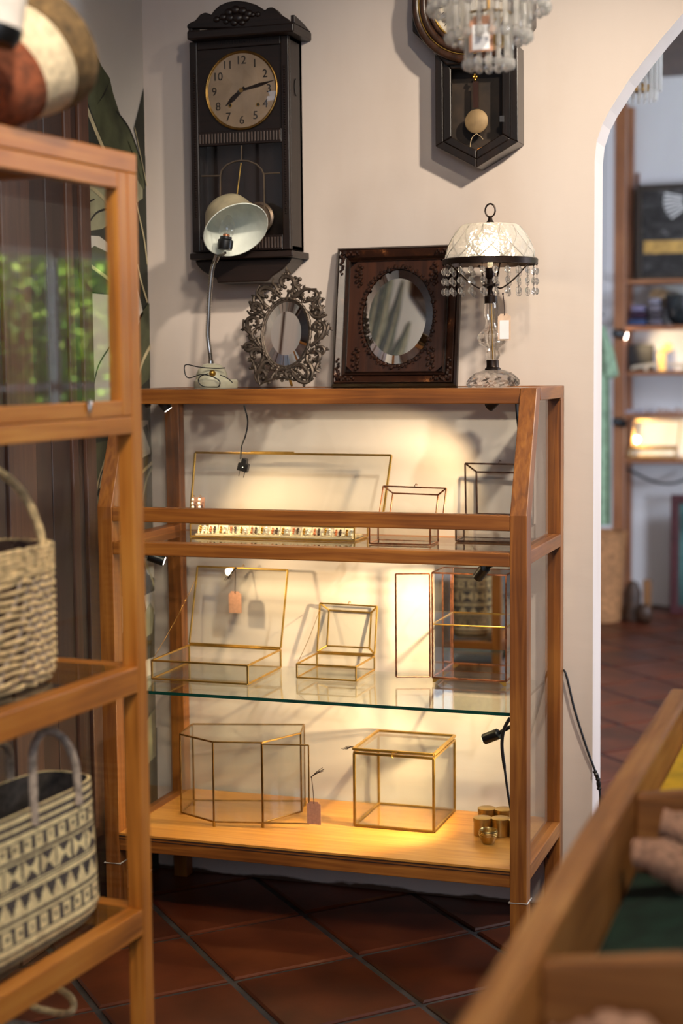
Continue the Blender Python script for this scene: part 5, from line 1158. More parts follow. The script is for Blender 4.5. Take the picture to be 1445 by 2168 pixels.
for sy in (-1, 1):
    b = MB(); P = smooth_path([Vector((.125, sy * .062, H1 - .06)), Vector((.122, sy * .064, H1 + .02)), Vector((.09, sy * .05, H1 + .095)), Vector((.03, sy * .035, H1 + .14)), Vector((-.03, sy * .035, H1 + .14)), Vector((-.09, sy * .05, H1 + .095)), Vector((-.122, sy * .064, H1 + .02)), Vector((-.125, sy * .062, H1 - .06))], 6)
    if sy > 0: P = [p + Vector((0, 0, -.03)) for p in P]
    b.tube(P, [.0075 + .0008 * math.sin(i * 2.2) for i in range(len(P))], 8); b.build('handle', STRAW, b1, world=False, smooth=True)
LOOPS = {}
def loop_even(hw, hd, k, n):
    D = [loop_pt(i / 2000, hw, hd, k) for i in range(2001)]; S = [0]
    for i in range(2000): S.append(S[-1] + (D[i + 1] - D[i]).length)
    out = []; j = 0
    for i in range(n):
        tgt = S[-1] * i / n
        while S[j + 1] < tgt: j += 1
        f_ = (tgt - S[j]) / max(1e-9, S[j + 1] - S[j]); out.append(D[j].lerp(D[j + 1], f_))
    return out
# patterned black and cream tote
H2 = .262; b2 = bag_root('patterned_tote', 'cream and black woven tote with geometric bands on the lower glass shelf', -.285, .13, .4722)
CRM = plain('cream_reed', (236, 210, 160), .75, 0, .12, 70, .2); DRK = plain('dark_reed', (74, 66, 62), .8, 0, .2, 70, .2)
hw0, hw1, hd0, hd1 = .225, .215, .085, .075
def patt(u, v):     # u metres round the bag, v 0..1 up
    x = u / .052; fx = x - math.floor(x)
    if v > .84 or v < .12: return int(v * 34) % 2
    if .72 < v < .82 or .16 < v < .28:
        lo_, hi_ = (.72, .82) if v > .5 else (.16, .28); fv = (v - lo_) / (hi_ - lo_); x = u / .036; fx = x - math.floor(x)
        if .2 < fx < .85 and .08 < fv < .92: return 1 if abs(fx - .52) < .1 and abs(fv - .5) < .14 else 0
        return 1
    if .52 < v < .68:
        fv = (v - .52) / .16
        return 0 if abs(fv - .5) < abs(fx - .5) * 1.05 + .03 and abs(fx - .5) < .44 else 1
    if .34 < v < .46:
        fv = (v - .34) / .12; x = u / .04; fx = x - math.floor(x); return 1 if abs(fx - .5) * 2 < fv else 0
    return 1 if (abs(v - .70) < .008 or abs(v - .50) < .008 or abs(v - .31) < .008) else 0
b = MB(); nz, nu = 92, 240; per = 2 * (2 * .22 + 2 * .08)
vs = []
for i in range(nz + 1):
    z = H2 * i / nz; a_, d_ = bag_shape(z, H2, hw0, hw1, hd0, hd1)
    LE = loop_even(a_, d_, .5, nu)
    for k in range(nu): vs.append(LE[k] * (1 + .004 * ((i + k) % 2)) + Vector((0, 0, z)))
for i in range(nz):
    for k in range(nu):
        p = vs[i * nu + k]; u = p.x if abs(p.y) > hd1 * .6 else p.x + p.y
        b.cur = patt(u + 1, i / nz); b.add([], []); b.f.append([i * nu + k, i * nu + (k + 1) % nu, (i + 1) * nu + (k + 1) % nu, (i + 1) * nu + k]); b.mi.append(b.cur)
b.v = [Vector(v) for v in vs]; b.f.append(list(range(nu - 1, -1, -1))); b.mi.append(0)
n0 = len(b.v); inn = []
for z in (H2, H2 * .5):
    a_, d_ = bag_shape(z, H2, hw0 - .006, hw1 - .006, hd0 - .006, hd1 - .006)
    inn += [q_ + Vector((0, 0, z)) for q_ in loop_even(a_, d_, .5, nu)]
b.cur = 1; b.add(inn, [(k, nu + k, nu + (k + 1) % nu, (k + 1) % nu) for k in range(nu)]); 
for k in range(nu): b.f.append([nz * nu + k, nz * nu + (k + 1) % nu, n0 + (k + 1) % nu, n0 + k]); b.mi.append(0)
b.build('body', [CRM, DRK], b2, world=False)
HX = .05
for sy in (-1, 1):
    b = MB(); P = smooth_path([Vector((HX + dx_, sy * yy, H2 + zz)) for dx_, yy, zz in ((.07, .078, -.03), (.066, .074, .05), (.044, .062, .098), (.0, .055, .118), (-.044, .062, .098), (-.066, .074, .05), (-.07, .078, -.03))], 7)
    if sy > 0: P = [p + Vector((.01, 0, -.035)) for p in P]
    b.tube(P, [.0072 + (.0008 if i % 2 else 0) for i in range(len(P))], 8); b.build('handle', GREYS, b2, world=False, smooth=True)
# third bag in the foot compartment
b3 = bag_root('rope_tote', 'grey tote with looped straw handles in the foot compartment of the near cabinet', -.30, .19, .1202)
b = MB(); nz, nu = 20, 48; vs = []
for i in range(nz + 1):
    z = .15 * i / nz; a_, d_ = bag_shape(z, .15, .15, .145, .09, .08)
    for k in range(nu): vs.append(loop_pt(k / nu, a_ + .0015 * (i % 2), d_ + .0015 * (i % 2), .6) + Vector((0, 0, z)))
b.add(vs, [(i * nu + k, i * nu + (k + 1) % nu, (i + 1) * nu + (k + 1) % nu, (i + 1) * nu + k) for i in range(nz) for k in range(nu)] + [tuple(range(nu - 1, -1, -1))]); b.build('body', GREYS, b3, world=False, smooth=True)
for sy, px in ((-1, ((68, 2128), (100, 2140), (142, 2146), (156, 2130), (146, 2108), (118, 2092), (88, 2100))), (1, ((40, 2096), (75, 2092), (110, 2098)))):
    inv3 = Matrix.Translation((-(-.30), -.19, -.1202))
    b = MB(); b.tube(smooth_path([inv3 @ fp(x, y, .13 if sy < 0 else .2) for x, y in px], 7, sy < 0), .0068, 8, sy < 0); b.build('handle', STRAW, b3, world=False, smooth=True)

def settle(root, z):
    bpy.context.view_layer.update(); lo = min((o.matrix_world @ v.co).z for o in col.objects if o.parent == root for v in o.data.vertices)
    root.location.z += z - lo; print('settle', root.name, round(z - lo, 3))
# ---- striped basket lying on top, with a small black and white bag beside it
TERR = plain('terracotta_weave', (128, 70, 44), .85, 0, .25, 60, .3); OLIV = plain('olive_weave', (104, 82, 52), .85, 0, .3, 50, .3); IVOR = plain('ivory_weave', (226, 208, 176), .85, 0, .1, 70, .3)
dB = 2.6; ca = at(4, 215, d=dB); ax3 = (CF * .62 + (CR * .60 + CU * .80) * .78).normalized()
sb_ = thing('striped_basket', 'round woven basket striped terracotta, ivory and olive, tipped on top of the near cabinet', 'basket', ca)
Mb = frame_to(ca, ax3, CR)
def seg(prof, mat, name, n=56, rows=1):
    P = []
    for (r0, z0_), (r1, z1_) in zip(prof[:-1], prof[1:]):
        for i in range(6): t_ = i / 6; P.append((r0 + (r1 - r0) * t_ + .0011 * (i % 2), z0_ + (z1_ - z0_) * t_))
    P.append(prof[-1]); P = [(r_ * .9, z_ * .9) for r_, z_ in P]; b = MB(); b.lathe(P, n, Mb, False, False); return b.build(name, mat, sb_, smooth=True)
seg([(.0005, -.062), (.055, -.060), (.074, -.050), (.084, -.030), (.089, -.004), (.092, .012)], TERR, 'terracotta_band')
seg([(.0922, .012), (.098, .035), (.106, .062), (.110, .078)], IVOR, 'ivory_band')
seg([(.1102, .078), (.115, .096), (.119, .118), (.116, .138), (.102, .148), (.092, .140), (.086, .100), (.070, .0), (.0005, -.02)], OLIV, 'olive_rim')
settle(sb_, 1.8823)
wb = at(0, 66, d=2.40); wt_ = thing('pouch', 'white cloth pouch with a black base, on the striped basket at the left edge', 'bag', wb)
Mw = frame_to(wb, (CU * .95 + CR * .2).normalized(), CR)
b = MB(); b.lathe([(.001, -.022), (.026, -.02), (.033, -.006), (.034, .006)], 32, Mw, False, False); b.build('base', BLACKP, wt_, smooth=True)
b = MB(); b.lathe([(.033, .006), (.031, .03), (.029, .06), (.026, .075), (.012, .082), (.001, .084)], 32, Mw, False, False); b.build('body', plain('white_canvas', (222, 214, 208), .8, 0, .05, 40, .2), wt_, smooth=True)

# ================================================================== DISPLAY CRATE IN THE FOREGROUND
ZR = .825; TH = .044; XO = -.402; X2 = .50; Y0, Y1 = 1.02, 3.3; ZF = .68
cr = thing('display_crate', 'long compartmented wooden display crate in the right foreground', 'crate', (.05, 2.1, 0))
def kb(name, lo, hi, mat): b = MB(); b.box(lo, hi); return b.build(name, mat, cr, bevel=.007)
kb('side_board', (XO, Y0, ZF), (XO + TH, Y1, ZR), CRATEW); kb('side_board', (X2, Y0, ZF), (X2 + TH, Y1, ZR), CRATEW)
kb('base_board', (XO, Y0, ZF - .02), (X2 + TH, Y1, ZF - .0005), CRATEX)
def divider(y, nm='divider', rise=.045):
    b = MB(); n = 16; x0, x1 = XO + TH + .0005, X2 - .0005; P = [Vector((x0, y, ZF + .001)), Vector((x1, y, ZF + .001))]
    P += [Vector((x1 + (x0 - x1) * i / n, y, ZR - .012 + rise * math.sin(math.pi * i / n))) for i in range(n + 1)]
    b.prism(P, (0, .026, 0)); return b.build(nm, CRATEX, cr, bevel=.005)
DV1, DV2 = 1.755, 2.50
divider(DV1); divider(DV2); divider(Y1 - .036, 'end_board', .0); divider(Y0 + .01, 'end_board', .0)
for x in (XO, X2):
    for y in (Y0 + .01, Y1 - .07): kb('leg', (x, y, 0.001), (x + TH, y + .06, ZF - .021), CRATEW)
def cloth(name, label, x0, x1, y0, y1, z, mat, amp=.012, seed=1, n=34, cat='cloth'):
    rr = random.Random(seed); ph = [rr.random() * 6 for _ in range(6)]
    b = MB(); vs = []
    for i in range(n + 1):
        for j in range(n + 1):
            u, v = i / n, j / n; e = min(u, 1 - u, v, 1 - v) * 8; e = min(1, e)
            zz = z + .012 + amp * e * (math.sin(u * 7 + v * 3 + ph[0]) * .5 + math.sin(v * 11 - u * 4 + ph[1]) * .35 + math.sin((u + v) * 17 + ph[2]) * .2) + .02 * e
            vs.append(Vector((x0 + (x1 - x0) * u, y0 + (y1 - y0) * v, zz)))
    m = n + 1
    b.add(vs + [Vector((p.x, p.y, z)) for p in vs], [(i * m + j, (i + 1) * m + j, (i + 1) * m + j + 1, i * m + j + 1) for i in range(n) for j in range(n)] + [(m * m + i * m + j, m * m + i * m + j + 1, m * m + (i + 1) * m + j + 1, m * m + (i + 1) * m + j) for i in range(n) for j in range(n)])
    bo = [i * m for i in range(m)] + [n * m + j for j in range(1, m)] + [i * m + n for i in range(n - 1, -1, -1)] + [j for j in range(n - 1, 0, -1)]
    b.f += [[bo[k], bo[(k + 1) % len(bo)], bo[(k + 1) % len(bo)] + m * m, bo[k] + m * m] for k in range(len(bo))]; b.mi += [0] * len(bo)
    o = b.build(name, mat, smooth=True); return tag(o, label, cat)
GRN = plain('green_cloth', (24, 48, 38), .95, 0, .25, 30); YEL = plain('yellow_cloth', (222, 182, 46), .9, 0, .12, 20); KNIT = plain('taupe_knit', (172, 132, 108), .95, 0, .2, 90, .3)
xa_, xb_ = XO + TH + .004, X2 - .004
cloth('folded_cloth', 'dark green cloth lining the middle compartment of the display crate', xa_, xb_, DV1 + .03, DV2 - .005, ZF + .001, GRN, .012, 2)
cloth('yellow_cloth', 'bright yellow cloth in the farthest compartment of the display crate', xa_, xb_, DV2 + .03, Y1 - .04, ZF + .06, YEL, .03, 5)
cloth('folded_cloth', 'ochre cloth lying under the yellow cloth in the display crate', xa_, xb_, DV2 + .03, Y1 - .04, ZF + .001, plain('ochre_cloth', (150, 112, 40), .9, 0, .2, 20), .01, 6, 12)
cloth('folded_cloth', 'dark brown cloth lining the nearest compartment of the display crate', xa_, xb_, Y0 + .04, DV1 - .005, ZF + .001, plain('brown_cloth', (52, 36, 28), .95, 0, .2, 20), .01, 8, 12)
def knit(label, p, d, ln, r_, seed):
    lo_, hi_ = (DV1 + .03, DV2) if 'middle' in label else (Y0 + .04, DV1); m_ = r_ + .012 + abs(d[1]) * ln * .5; p = Vector(p); p.y = min(max(p.y, lo_ + m_), hi_ - m_)
    d = Vector(d).normalized(); P = []; rs = []
    for i in range(19):
        t_ = i / 18; P.append(Vector(p) + d * ln * (t_ - .5) + Vector((0, 0, .008 * math.sin(t_ * 9 + seed)))); rs.append(r_ * (.35 + .65 * math.sin(math.pi * min(max(t_, .04), .96)) ** .5) * (1 + .10 * math.sin(i * 2.1 + seed)))
    b = MB(); b.tube(P, rs, 14); o = b.build('knit_roll', KNIT, smooth=True); return tag(o, label, 'knitwear', 'rolled knits in the display crate')
ZK1 = .755
knit('taupe knit roll on green cloth, nearer one in the middle compartment', (-.225, 2.33, .762), (1, -.1, 0), .22, .036, 1)
knit('taupe knit roll against the far divider of the middle compartment', (-.20, 2.45, .782), (1, .03, 0), .22, .036, 2)
knit('taupe knit roll in the nearest compartment, left one', (-.262, 1.70, .748), (1, .06, 0), .16, .034, 3)
knit('taupe knit roll in the nearest compartment, right one', (-.085, 1.68, .759), (1, -.12, 0), .16, .034, 4)

# ================================================================== FAR ROOM THROUGH THE ARCH
YS = 9.4
shf = thing('shelf_unit', 'tall open wooden shelf unit against the far room wall', 'shelf', (-.9, 9.57, 0))
FW = {a: wood('shelf_wood_' + a, [(92, 54, 30), (136, 84, 50), (164, 108, 68)], a) for a in 'xz'}
for x in (-1.492, .1):
    for y in (YS, YF - .07):
        b = MB(); b.box((x, y, 0), (x + .068, y + .06, 2.98)); b.build('post', FW['z'], shf, bevel=.004)
zsh = [1.945, 1.68, 1.418, 1.172, .908]
for z in zsh:
    b = MB(); b.box((-1.423, YS + .01, z - .012), (.1, YF - .005, z + .012)); b.build('shelf', FW['x'], shf, bevel=.002)
b = MB(); b.tube(smooth_path([(-1.44, YS + .05, .87), at(1340, 1000, y=YS + .1), at(1385, 1020, y=YS + .1), at(1430, 1022, y=YS + .1), at(1480, 1000, y=YS + .1)], 8), .008, 8); b.build('drooping_cable', CABLE, shf, smooth=True)
# framed black and white picture with a gold band
pic = thing('framed_picture', 'large black framed dark abstract picture with a gold band, on the top shelf', 'picture', (-1.1, 9.62, 1.958))
def art():
    m, t, b = nt('abstract_print'); n = N(t, 'ShaderNodeTexNoise'); n.inputs['Scale'].default_value = 5; n.inputs['Detail'].default_value = 5; n.inputs['Distortion'].default_value = 2.2
    L(t, coords(t, (1.0, 1, 2.4), (0, .6, 0)), n.inputs['Vector']); L(t, ramp(t, n.outputs[0], [(.42, (18, 17, 17)), (.62, (60, 58, 58)), (.74, (150, 148, 148))]), b.inputs['Base Color']); b.inputs['Roughness'].default_value = .5; return m
x0, x1, z0, z1 = -1.392, -.78, 1.9575, 2.515; yv = 9.62
b = MB(); b.box((x0 + .03, yv, z0 + .03), (x1 - .03, yv + .01, z1 - .03)); b.build('print', art(), pic)
b = MB(); b.box((x0 + .04, yv - .003, 2.115), (x1 - .04, yv - .0005, 2.19)); b.build('gold_band', plain('gold_leaf', (190, 152, 84), .5, .3, .15, 20), pic)
b = MB()
for k in range(7):
    a = R(165 + k * 9); c_ = Vector((-1.04, yv - .0015, 2.42)); d_ = Vector((math.cos(a), 0, math.sin(a) * .8)); s_ = Vector((-d_.z, 0, d_.x)) * .006
    b.prism([c_ + d_ * .09 - s_ * .7, c_ + d_ * .2 - s_ * 1.2, c_ + d_ * .2 + s_ * 1.2, c_ + d_ * .09 + s_ * .7], (0, .001, 0))
b.build('white_brushstroke', plain('white_ink', (210, 208, 206), .6), pic)
b = MB()
for lo_, hi_ in (((x0, z0), (x1, z0 + .03)), ((x0, z1 - .03), (x1, z1)), ((x0, z0 + .03), (x0 + .03, z1 - .03)), ((x1 - .03, z0 + .03), (x1, z1 - .03))): b.box((lo_[0], yv - .012, lo_[1]), (hi_[0], yv + .014, hi_[1]))
b.build('frame', BLK, pic)
b = MB(); b.tube([(-1.4, YF - .012, 2.03), (-1.405, YF - .012, 2.6)], .008, 6); tag(b.build('conduit', FW['z']), 'thin wooden batten on the far wall beside the dark picture', 'batten')
# second shelf: folded cloths, dark pot, shell ball
fold = [(1320, 1372, 655, 688, (92, 100, 138)), (1312, 1345, 667, 678, (44, 26, 48)), (1340, 1384, 628, 652, (132, 124, 136))]
z = zsh[1] + .0125
stk = [((60, 74, 110), 'blue folded textile at the foot of the stack on the second shelf', .13), ((48, 24, 44), 'plum folded textile in the stack on the second shelf', .12), ((120, 112, 140), 'lilac folded textile topmost of the left stack on the second shelf', .10)]
for i, (c_, lb, w_) in enumerate(stk):
    b = MB(); b.box((-1.42 + i * .008, YS + .05, z + .001), (-1.42 + i * .008 + w_ * .82, YS + .22, z + .038)); o = b.build('folded_textile', plain('textile_%d' % i, c_, .9), bevel=.014); tag(o, lb, 'textile', 'folded textiles on the far shelves'); z += .0405
z = zsh[1] + .0125
for i, (c_, lb) in enumerate((((96, 90, 100), 'grey folded textile, lowest of the right stack on the second shelf'), ((70, 62, 66), 'dark grey folded textile, second of the right stack'), ((112, 104, 112), 'pale grey folded textile, third of the right stack'), ((128, 124, 136), 'lavender grey folded textile on top of the right stack'))):
    b = MB(); b.box((-1.302, YS + .05 + .004 * i, z + .001), (-1.302 + .082 - i * .005, YS + .22, z + .038)); o = b.build('folded_textile', plain('textile_b%d' % i, c_, .9), bevel=.014); tag(o, lb, 'textile', 'folded textiles on the far shelves'); z += .0405
p = Vector((-1.115, YS + .11, zsh[1] + .0125)); t = thing('dark_pot', 'round dark glazed pot on the second shelf of the far room', 'pot', p)
b = MB(); b.lathe([(.045, 0), (.075, .03), (.09, .1), (.095, .17), (.09, .175), (.086, .16), (.078, .08), (.03, .03)], 32, Matrix.Translation(p)); b.build('body', plain('dark_glaze', (26, 32, 34), .25, 0, .3), t, smooth=True)
b = MB(); b.tube([(p.x + .092 * math.cos(k * .2618), p.y + .092 * math.sin(k * .2618), p.z + .173) for k in range(24)], .005, 6, True); b.build('rim', plain('dark_glaze_rim', (40, 46, 48), .3), t, smooth=True)
p = Vector((at(1394, 625, y=9.67).x, 9.672, zsh[1] + .0125)); t = thing('shell_lantern', 'pale capiz style round lantern behind the dark pot on the second shelf', 'lantern', p)
b = MB(); b.lathe([(.03, 0), (.034, .005), (.02, .09), (.02, .11)], 16, Matrix.Translation(p)); b.build('foot', BRASSD, t, smooth=True)
b = MB()
for k in range(60):
    v = -.8 + 1.7 * k / 59; a = k * 2.4; rr_ = math.sqrt(max(0, 1 - v * v)) * .046; b.ball(p + Vector((rr_ * math.cos(a), rr_ * math.sin(a), .165 + v * .058)), .017, 6, 4, (1, 1, .6))
b.build('shell_shade', plain('shell', (216, 190, 150), .4, 0, .12), t, smooth=True)
# third shelf: slate block, glowing candle holder, bent silver trays
z = zsh[2] + .0125
a0, a1 = at(1330, 730, y=9.6), at(1384, 730, y=9.6); t = thing('slate_board', 'dark grey square board standing on the third shelf', 'board', (a0.x + .07, 9.6, z)); b = MB(); b.box((a0.x, 9.59, z + .0005), (a1.x, 9.606, a0.z)); b.build('board', plain('slate', (20, 18, 19), .6), t, bevel=.002)
b = MB(); b.box((a0.x + .02, 9.607, z + .0005), (a0.x + .04, 9.66, z + .08)); b.build('stand', FW['z'], t)
p = Vector((at(1400, 784, y=9.5).x, 9.5, z)); t = thing('candle_lamp', 'glowing amber candle lamp on the third shelf of the far room', 'lamp', p)
AMB = plain('amber_wax', (244, 190, 96), .5, 0, .08, 20); AMB.node_tree.nodes['Principled BSDF'].inputs['Emission Color'].default_value = (1, .55, .16, 1); AMB.node_tree.nodes['Principled BSDF'].inputs['Emission Strength'].default_value = .8
b = MB(); b.lathe([(.022, 0), (.024, .003), (.024, .1), (.02, .104)], 24, Matrix.Translation(p)); b.build('candle', AMB, t, smooth=True)
b = MB(); b.lathe([(.012, .105), (.03, .112), (.04, .13), (.036, .15), (.02, .16), (.001, .162)], 24, Matrix.Translation(p + Vector((.022, 0, 0)))); b.build('globe', AMB, t, smooth=True)
for k, (pa, pb, lb) in enumerate(((( 1336, 783), (1392, 766), 'bent pale metal tray left of the candle lamp'), ((1415, 765), (1475, 783), 'bent pale metal tray right of the candle lamp'))):
    A, B_ = at(*pa, y=9.44), at(*pb, y=9.44); b = MB(); zz = z; up = .03
    P = smooth_path([A.lerp(B_, i / 5) * 1 for i in range(6)], 3)
    P = [Vector((q.x, 9.44, zz + .006 + .024 * (i / (len(P) - 1) if k == 0 else 1 - i / (len(P) - 1)) ** .6)) for i, q in enumerate(P)]
    for i in range(len(P) - 1): b.hexa([P[i], P[i + 1], P[i + 1] + Vector((0, .06, 0)), P[i] + Vector((0, .06, 0))], [q + Vector((0, 0, .018)) for q in (P[i], P[i + 1], P[i + 1] + Vector((0, .06, 0)), P[i] + Vector((0, .06, 0)))])
    b.box((P[len(P) // 2].x - .01, 9.45, zz + .0004), (P[len(P) // 2].x + .01, 9.48, P[len(P) // 2].z + .002))
    tag(b.build('metal_tray', plain('hammered_metal_%d' % k, (214, 200, 178), .35, .6, .1), smooth=True), lb, 'tray')
# fourth shelf: row of little trinkets
z = zsh[3] + .0125
for k, px in enumerate((1324, 1334, 1345, 1356, 1378, 1396, 1408, 1418, 1432, 1441)):
    p = at(px, 872, y=YS + .06); p.z = z; s_ = (.024, .026, .022, .03, .02, .034, .03, .022, .036, .03)[k]
    b = MB(); b.lathe([(.010, 0), (.014, .002), (.016, s_ * .5), (.008, s_ * .8), (.001, s_)], 12, Matrix.Translation(p))
    o = b.build('trinket', plain('trinket_%d' % k, ((206, 204, 214), (216, 190, 176))[k > 4], .25, .4), smooth=True)
    tag(o, 'small shiny %s trinket on the fourth shelf, number %s from the left' % (('silver', 'rosy')[k > 4], ('one', 'two', 'three', 'four', 'five', 'six', 'seven', 'eight', 'nine', 'ten')[k]), 'trinket', 'trinkets along the fourth shelf')
# fifth shelf: lit glass box
z = zsh[4] + .0125; x0 = at(1330, 960, y=9.46).x; x1 = at(1428, 960, y=9.46).x
hinged_box('glass_case', 'glass box with its lid open under the bright spotlight, lowest far shelf', BRASSD, x0, x1, 9.45, 9.6, z, .058, .008, [Vector((x0, 9.602, z + .062)), Vector((x1, 9.602, z + .062)), Vector((x1 + .01, 9.64, z + .215)), Vector((x0 + .01, 9.64, z + .215))])
col.objects[-1]
[tag(o, None, None, 'brass boxes in the far room') for o in col.objects if o.name.startswith('glass_case')]
# shelf spotlights
def far_spot(label, p, aim, e, lit):
    p = Vector(p); dr = (Vector(aim) - p).normalized(); t = thing('shelf_spotlight', label, 'spotlight', p, 'black spotlights on the far shelf posts'); M = frame_to(p, dr)
    b = MB(); b.lathe([(.02, -.045), (.024, -.04), (.024, .03), (.02, .033)], 20, M); b.build('head', BLACKP, t, smooth=True)
    b = MB(); b.lathe([(.019, .0335), (.019, .036)], 16, M); b.build('lens', LEDW if lit else BLACKP, t)
    b = MB(); b.tube([p - dr * .02, Vector((-1.43, p.y, p.z + .03))], .007, 8); b.build('bracket', BLACKP, t)
    l = light('shelf_beam', 'SPOT', M @ Vector((0, 0, .04)), aim, e, WARM, spot_size=R(95), spot_blend=.6, shadow_soft_size=.02); l.parent = t; l.matrix_parent_inverse = t.matrix_basis.inverted()
far_spot('lit black spotlight on the left shelf post under the second shelf', at(1312, 708, y=YS - .03), (-1.0, 9.7, 1.5), 10, True)
far_spot('black spotlight on the left shelf post above the lit glass box', at(1312, 895, y=YS - .03), (-1.12, 9.72, 1.0), 16, False)
# green garment on a peg, planter basket, carving, framed panel
gx = at(1285, 800, y=8.6); t = thing('green_garment', 'sage green dress on a hanger at the edge of the arch in the far room', 'garment', at(1283, 1115, y=8.6))
SAGE = plain('sage_linen', (132, 156, 128), .9, 0, .12, 20)
b = MB(); yg = 8.6; n = 20
outl = [(1276, 690), (1284, 715), (1296, 745), (1306, 795), (1290, 802), (1286, 790), (1288, 900), (1289, 1000), (1290, 1112)]
def gp(x, y, k): return at(x, y, y=yg) + Vector((0, .05 * k, 0))
Lx = [1276 - (x - 1276) - 20 for x, y in outl]
vs = []
for i, (x, y) in enumerate(outl):
    for j in range(9):
        u = j / 8; xx = Lx[i] + (x - Lx[i]) * u; vs.append(gp(xx, y, .5 * math.sin(u * 14 + i * .3) * .6))
b.add(vs, [(i * 9 + j, i * 9 + j + 1, (i + 1) * 9 + j + 1, (i + 1) * 9 + j) for i in range(len(outl) - 1) for j in range(8)]); m_ = len(b.v); vs2 = [v + Vector((0, .05, 0)) for v in vs]; b.add(vs2, [(i * 9 + j, (i + 1) * 9 + j, (i + 1) * 9 + j + 1, i * 9 + j + 1) for i in range(len(outl) - 1) for j in range(8)])
for i in range(len(outl) - 1):
    for j in (0, 8): b.f.append([i * 9 + j, (i + 1) * 9 + j, m_ + (i + 1) * 9 + j, m_ + i * 9 + j]); b.mi.append(0)
b.build('dress', SAGE, t, smooth=True)
b = MB(); p = at(1266, 690, y=8.62); b.tube(smooth_path([at(1286, 716, y=8.62), p, p + Vector((0, 0, .04)), p + Vector((.015, 0, .065)), p + Vector((.03, 0, .05))], 5), .004, 6); b.build('hanger', CABLE, t)
b = MB(); b.tube([p + Vector((.03, 0, .046)), (p.x + .03, p.y, ZC - .003)], .002, 5); b.build('hanging_cord', CABLE, t)
bx = at(1300, 1125, y=9.15); bx = bx + Vector((-.02, 0, 0)); t = thing('planter_basket', 'large tan woven planter basket on the far room floor', 'basket', (bx.x - .06, 9.15, 0)); cx_ = bx.x - .06
WICK = plain('wicker', (164, 116, 74), .8, 0, .2, 40, .3)
b = MB(); pr2 = [];
for i in range(25): t_ = i / 24; pr2.append((.115 + .03 * t_ + .003 * (i % 2), .003 + .51 * t_))
pr2 += [(.138, .512), (.13, .4), (.1, .05)]; b.lathe(pr2, 36, Matrix.Translation((cx_, 9.15, 0))); b.build('body', WICK, t, smooth=True)
b = MB(); b.tube([(cx_ + .146 * math.cos(k * .2618), 9.15 + .146 * math.sin(k * .2618), .513) for k in range(24)], .008, 6, True); b.build('rim', WICK, t, smooth=True)
fx = at(1346, 1270, y=9.2); t = thing('wooden_carving', 'small dark wooden carved figure on the floor beside the planter basket', 'carving', (fx.x, 9.2, 0))
DKC = plain('dark_carving_wood', (58, 38, 24), .5, 0, .3, 20); b = MB(); b.lathe([(.055, .001), (.06, .02), (.045, .1), (.05, .16), (.03, .22), (.001, .235)], 20, Matrix.Translation((fx.x - .02, 9.2, 0)) @ Matrix.Diagonal((1, .8, 1, 1))); b.build('body', DKC, t, smooth=True)
b = MB(); b.box((fx.x + .04, 9.18, .001), (fx.x + .085, 9.23, .24), Matrix()); b.build('upright', wood('carving_light', [(96, 62, 30), (126, 84, 44), (150, 104, 60)], 'z'), t, bevel=.008)
b = MB(); b.ball((fx.x + .06, 9.13, .056), .045, 14, 8, (1, .7, 1.2)); b.build('lower_figure', DKC, t, smooth=True)
x0, z0 = at(1418, 1268, y=9.5).x, 0.003; z1 = at(1418, 1047, y=9.5).z; t = thing('framed_picture', 'dark red frame with green glass leaning on the far wall by the floor', 'picture', (-.95, 9.5, 0))
MR = plain('maroon_frame', (72, 34, 38), .4, 0, .15); b = MB(); x1 = x0 + .5
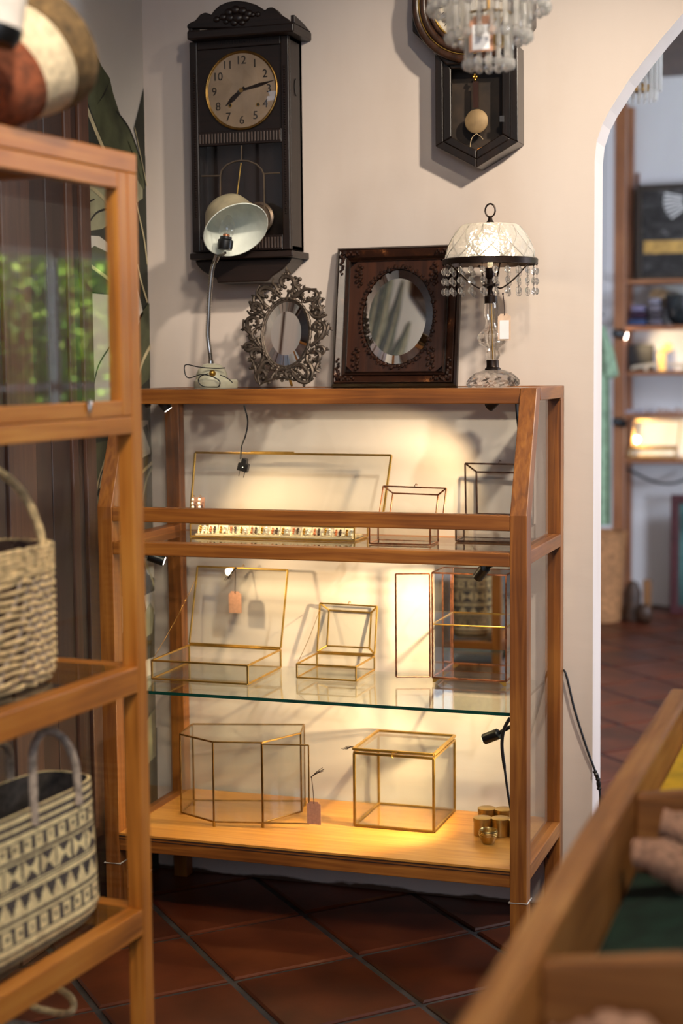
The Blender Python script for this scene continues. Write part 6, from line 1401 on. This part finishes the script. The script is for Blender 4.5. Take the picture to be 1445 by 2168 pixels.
for lo_, hi_ in (((x0, z0), (x1, z0 + .05)), ((x0, z1 - .05), (x1, z1)), ((x0, z0 + .05), (x0 + .05, z1 - .05)), ((x1 - .05, z0 + .05), (x1, z1 - .05))): b.box((lo_[0], 9.48, lo_[1]), (hi_[0], 9.52, hi_[1]))
b.build('frame', MR, t, bevel=.004); b = MB(); b.box((x0 + .05, 9.495, z0 + .05), (x1 - .05, 9.505, z1 - .05)); b.build('green_glass', plain('green_panel', (64, 96, 92), .12, 0, .35, 5), t)
b = MB(); b.prism([(x0 + .05, 9.52, z1 - .1), (x0 + .08, 9.52, z1 - .1), (x0 + .08, 9.72, .005), (x0 + .05, 9.72, .005)], (0, .015, 0)); b.build('stand_leg', MR, t)
# garden outside the far window
GL = [plain('garden_leaf_%d' % i, c_, .6, 0, .2, 4) for i, c_ in enumerate(((122, 160, 52), (72, 116, 44), (160, 184, 84)))]
for k, (y, x, h_, lb) in enumerate(((9.0, 4.3, 2.6, 'leafy green garden tree outside the far window, left one'), (10.95, 4.6, 2.7, 'leafy green garden tree outside the far window, right one'), (12.9, 5.6, 3.2, 'leafy green garden tree outside the far window, farthest one'))):
    t = thing('garden_tree', lb, 'tree', (x, y, 0), 'trees outside the far window'); rr = random.Random(k)
    b = MB(); b.tube([(x, y, 0), (x + .03, y, .7), (x - .02, y + .02, 1.5)], [.06, .045, .03], 8); b.build('trunk', DKC, t, smooth=True)
    b = MB()
    for i in range(2600):
        u, v, w_ = max(-.95, min(.95, rr.gauss(0, .42))), max(-.95, min(.95, rr.gauss(0, .42))), rr.gauss(0, .42); p = Vector((x + u, y + v, h_ * .62 + w_)); a = Vector((rr.uniform(-1, 1), rr.uniform(-1, 1), rr.uniform(-1, .4))).normalized(); s_ = a.cross(Vector((.3, .2, 1))).normalized() * .03
        b.cur = i % 3; b.add([p, p + a * .06 + s_, p + a * .13, p + a * .06 - s_], [(0, 1, 2, 3)])
    tag(b.build('foliage', GL, t), None, None, None, 'stuff')
b = MB(); b.box((2.75, 3.5, -.12), (9, 13, -.02)); struct(b.build('ground_garden', plain('lawn', (88, 120, 52), .9, 0, .3, 6)))
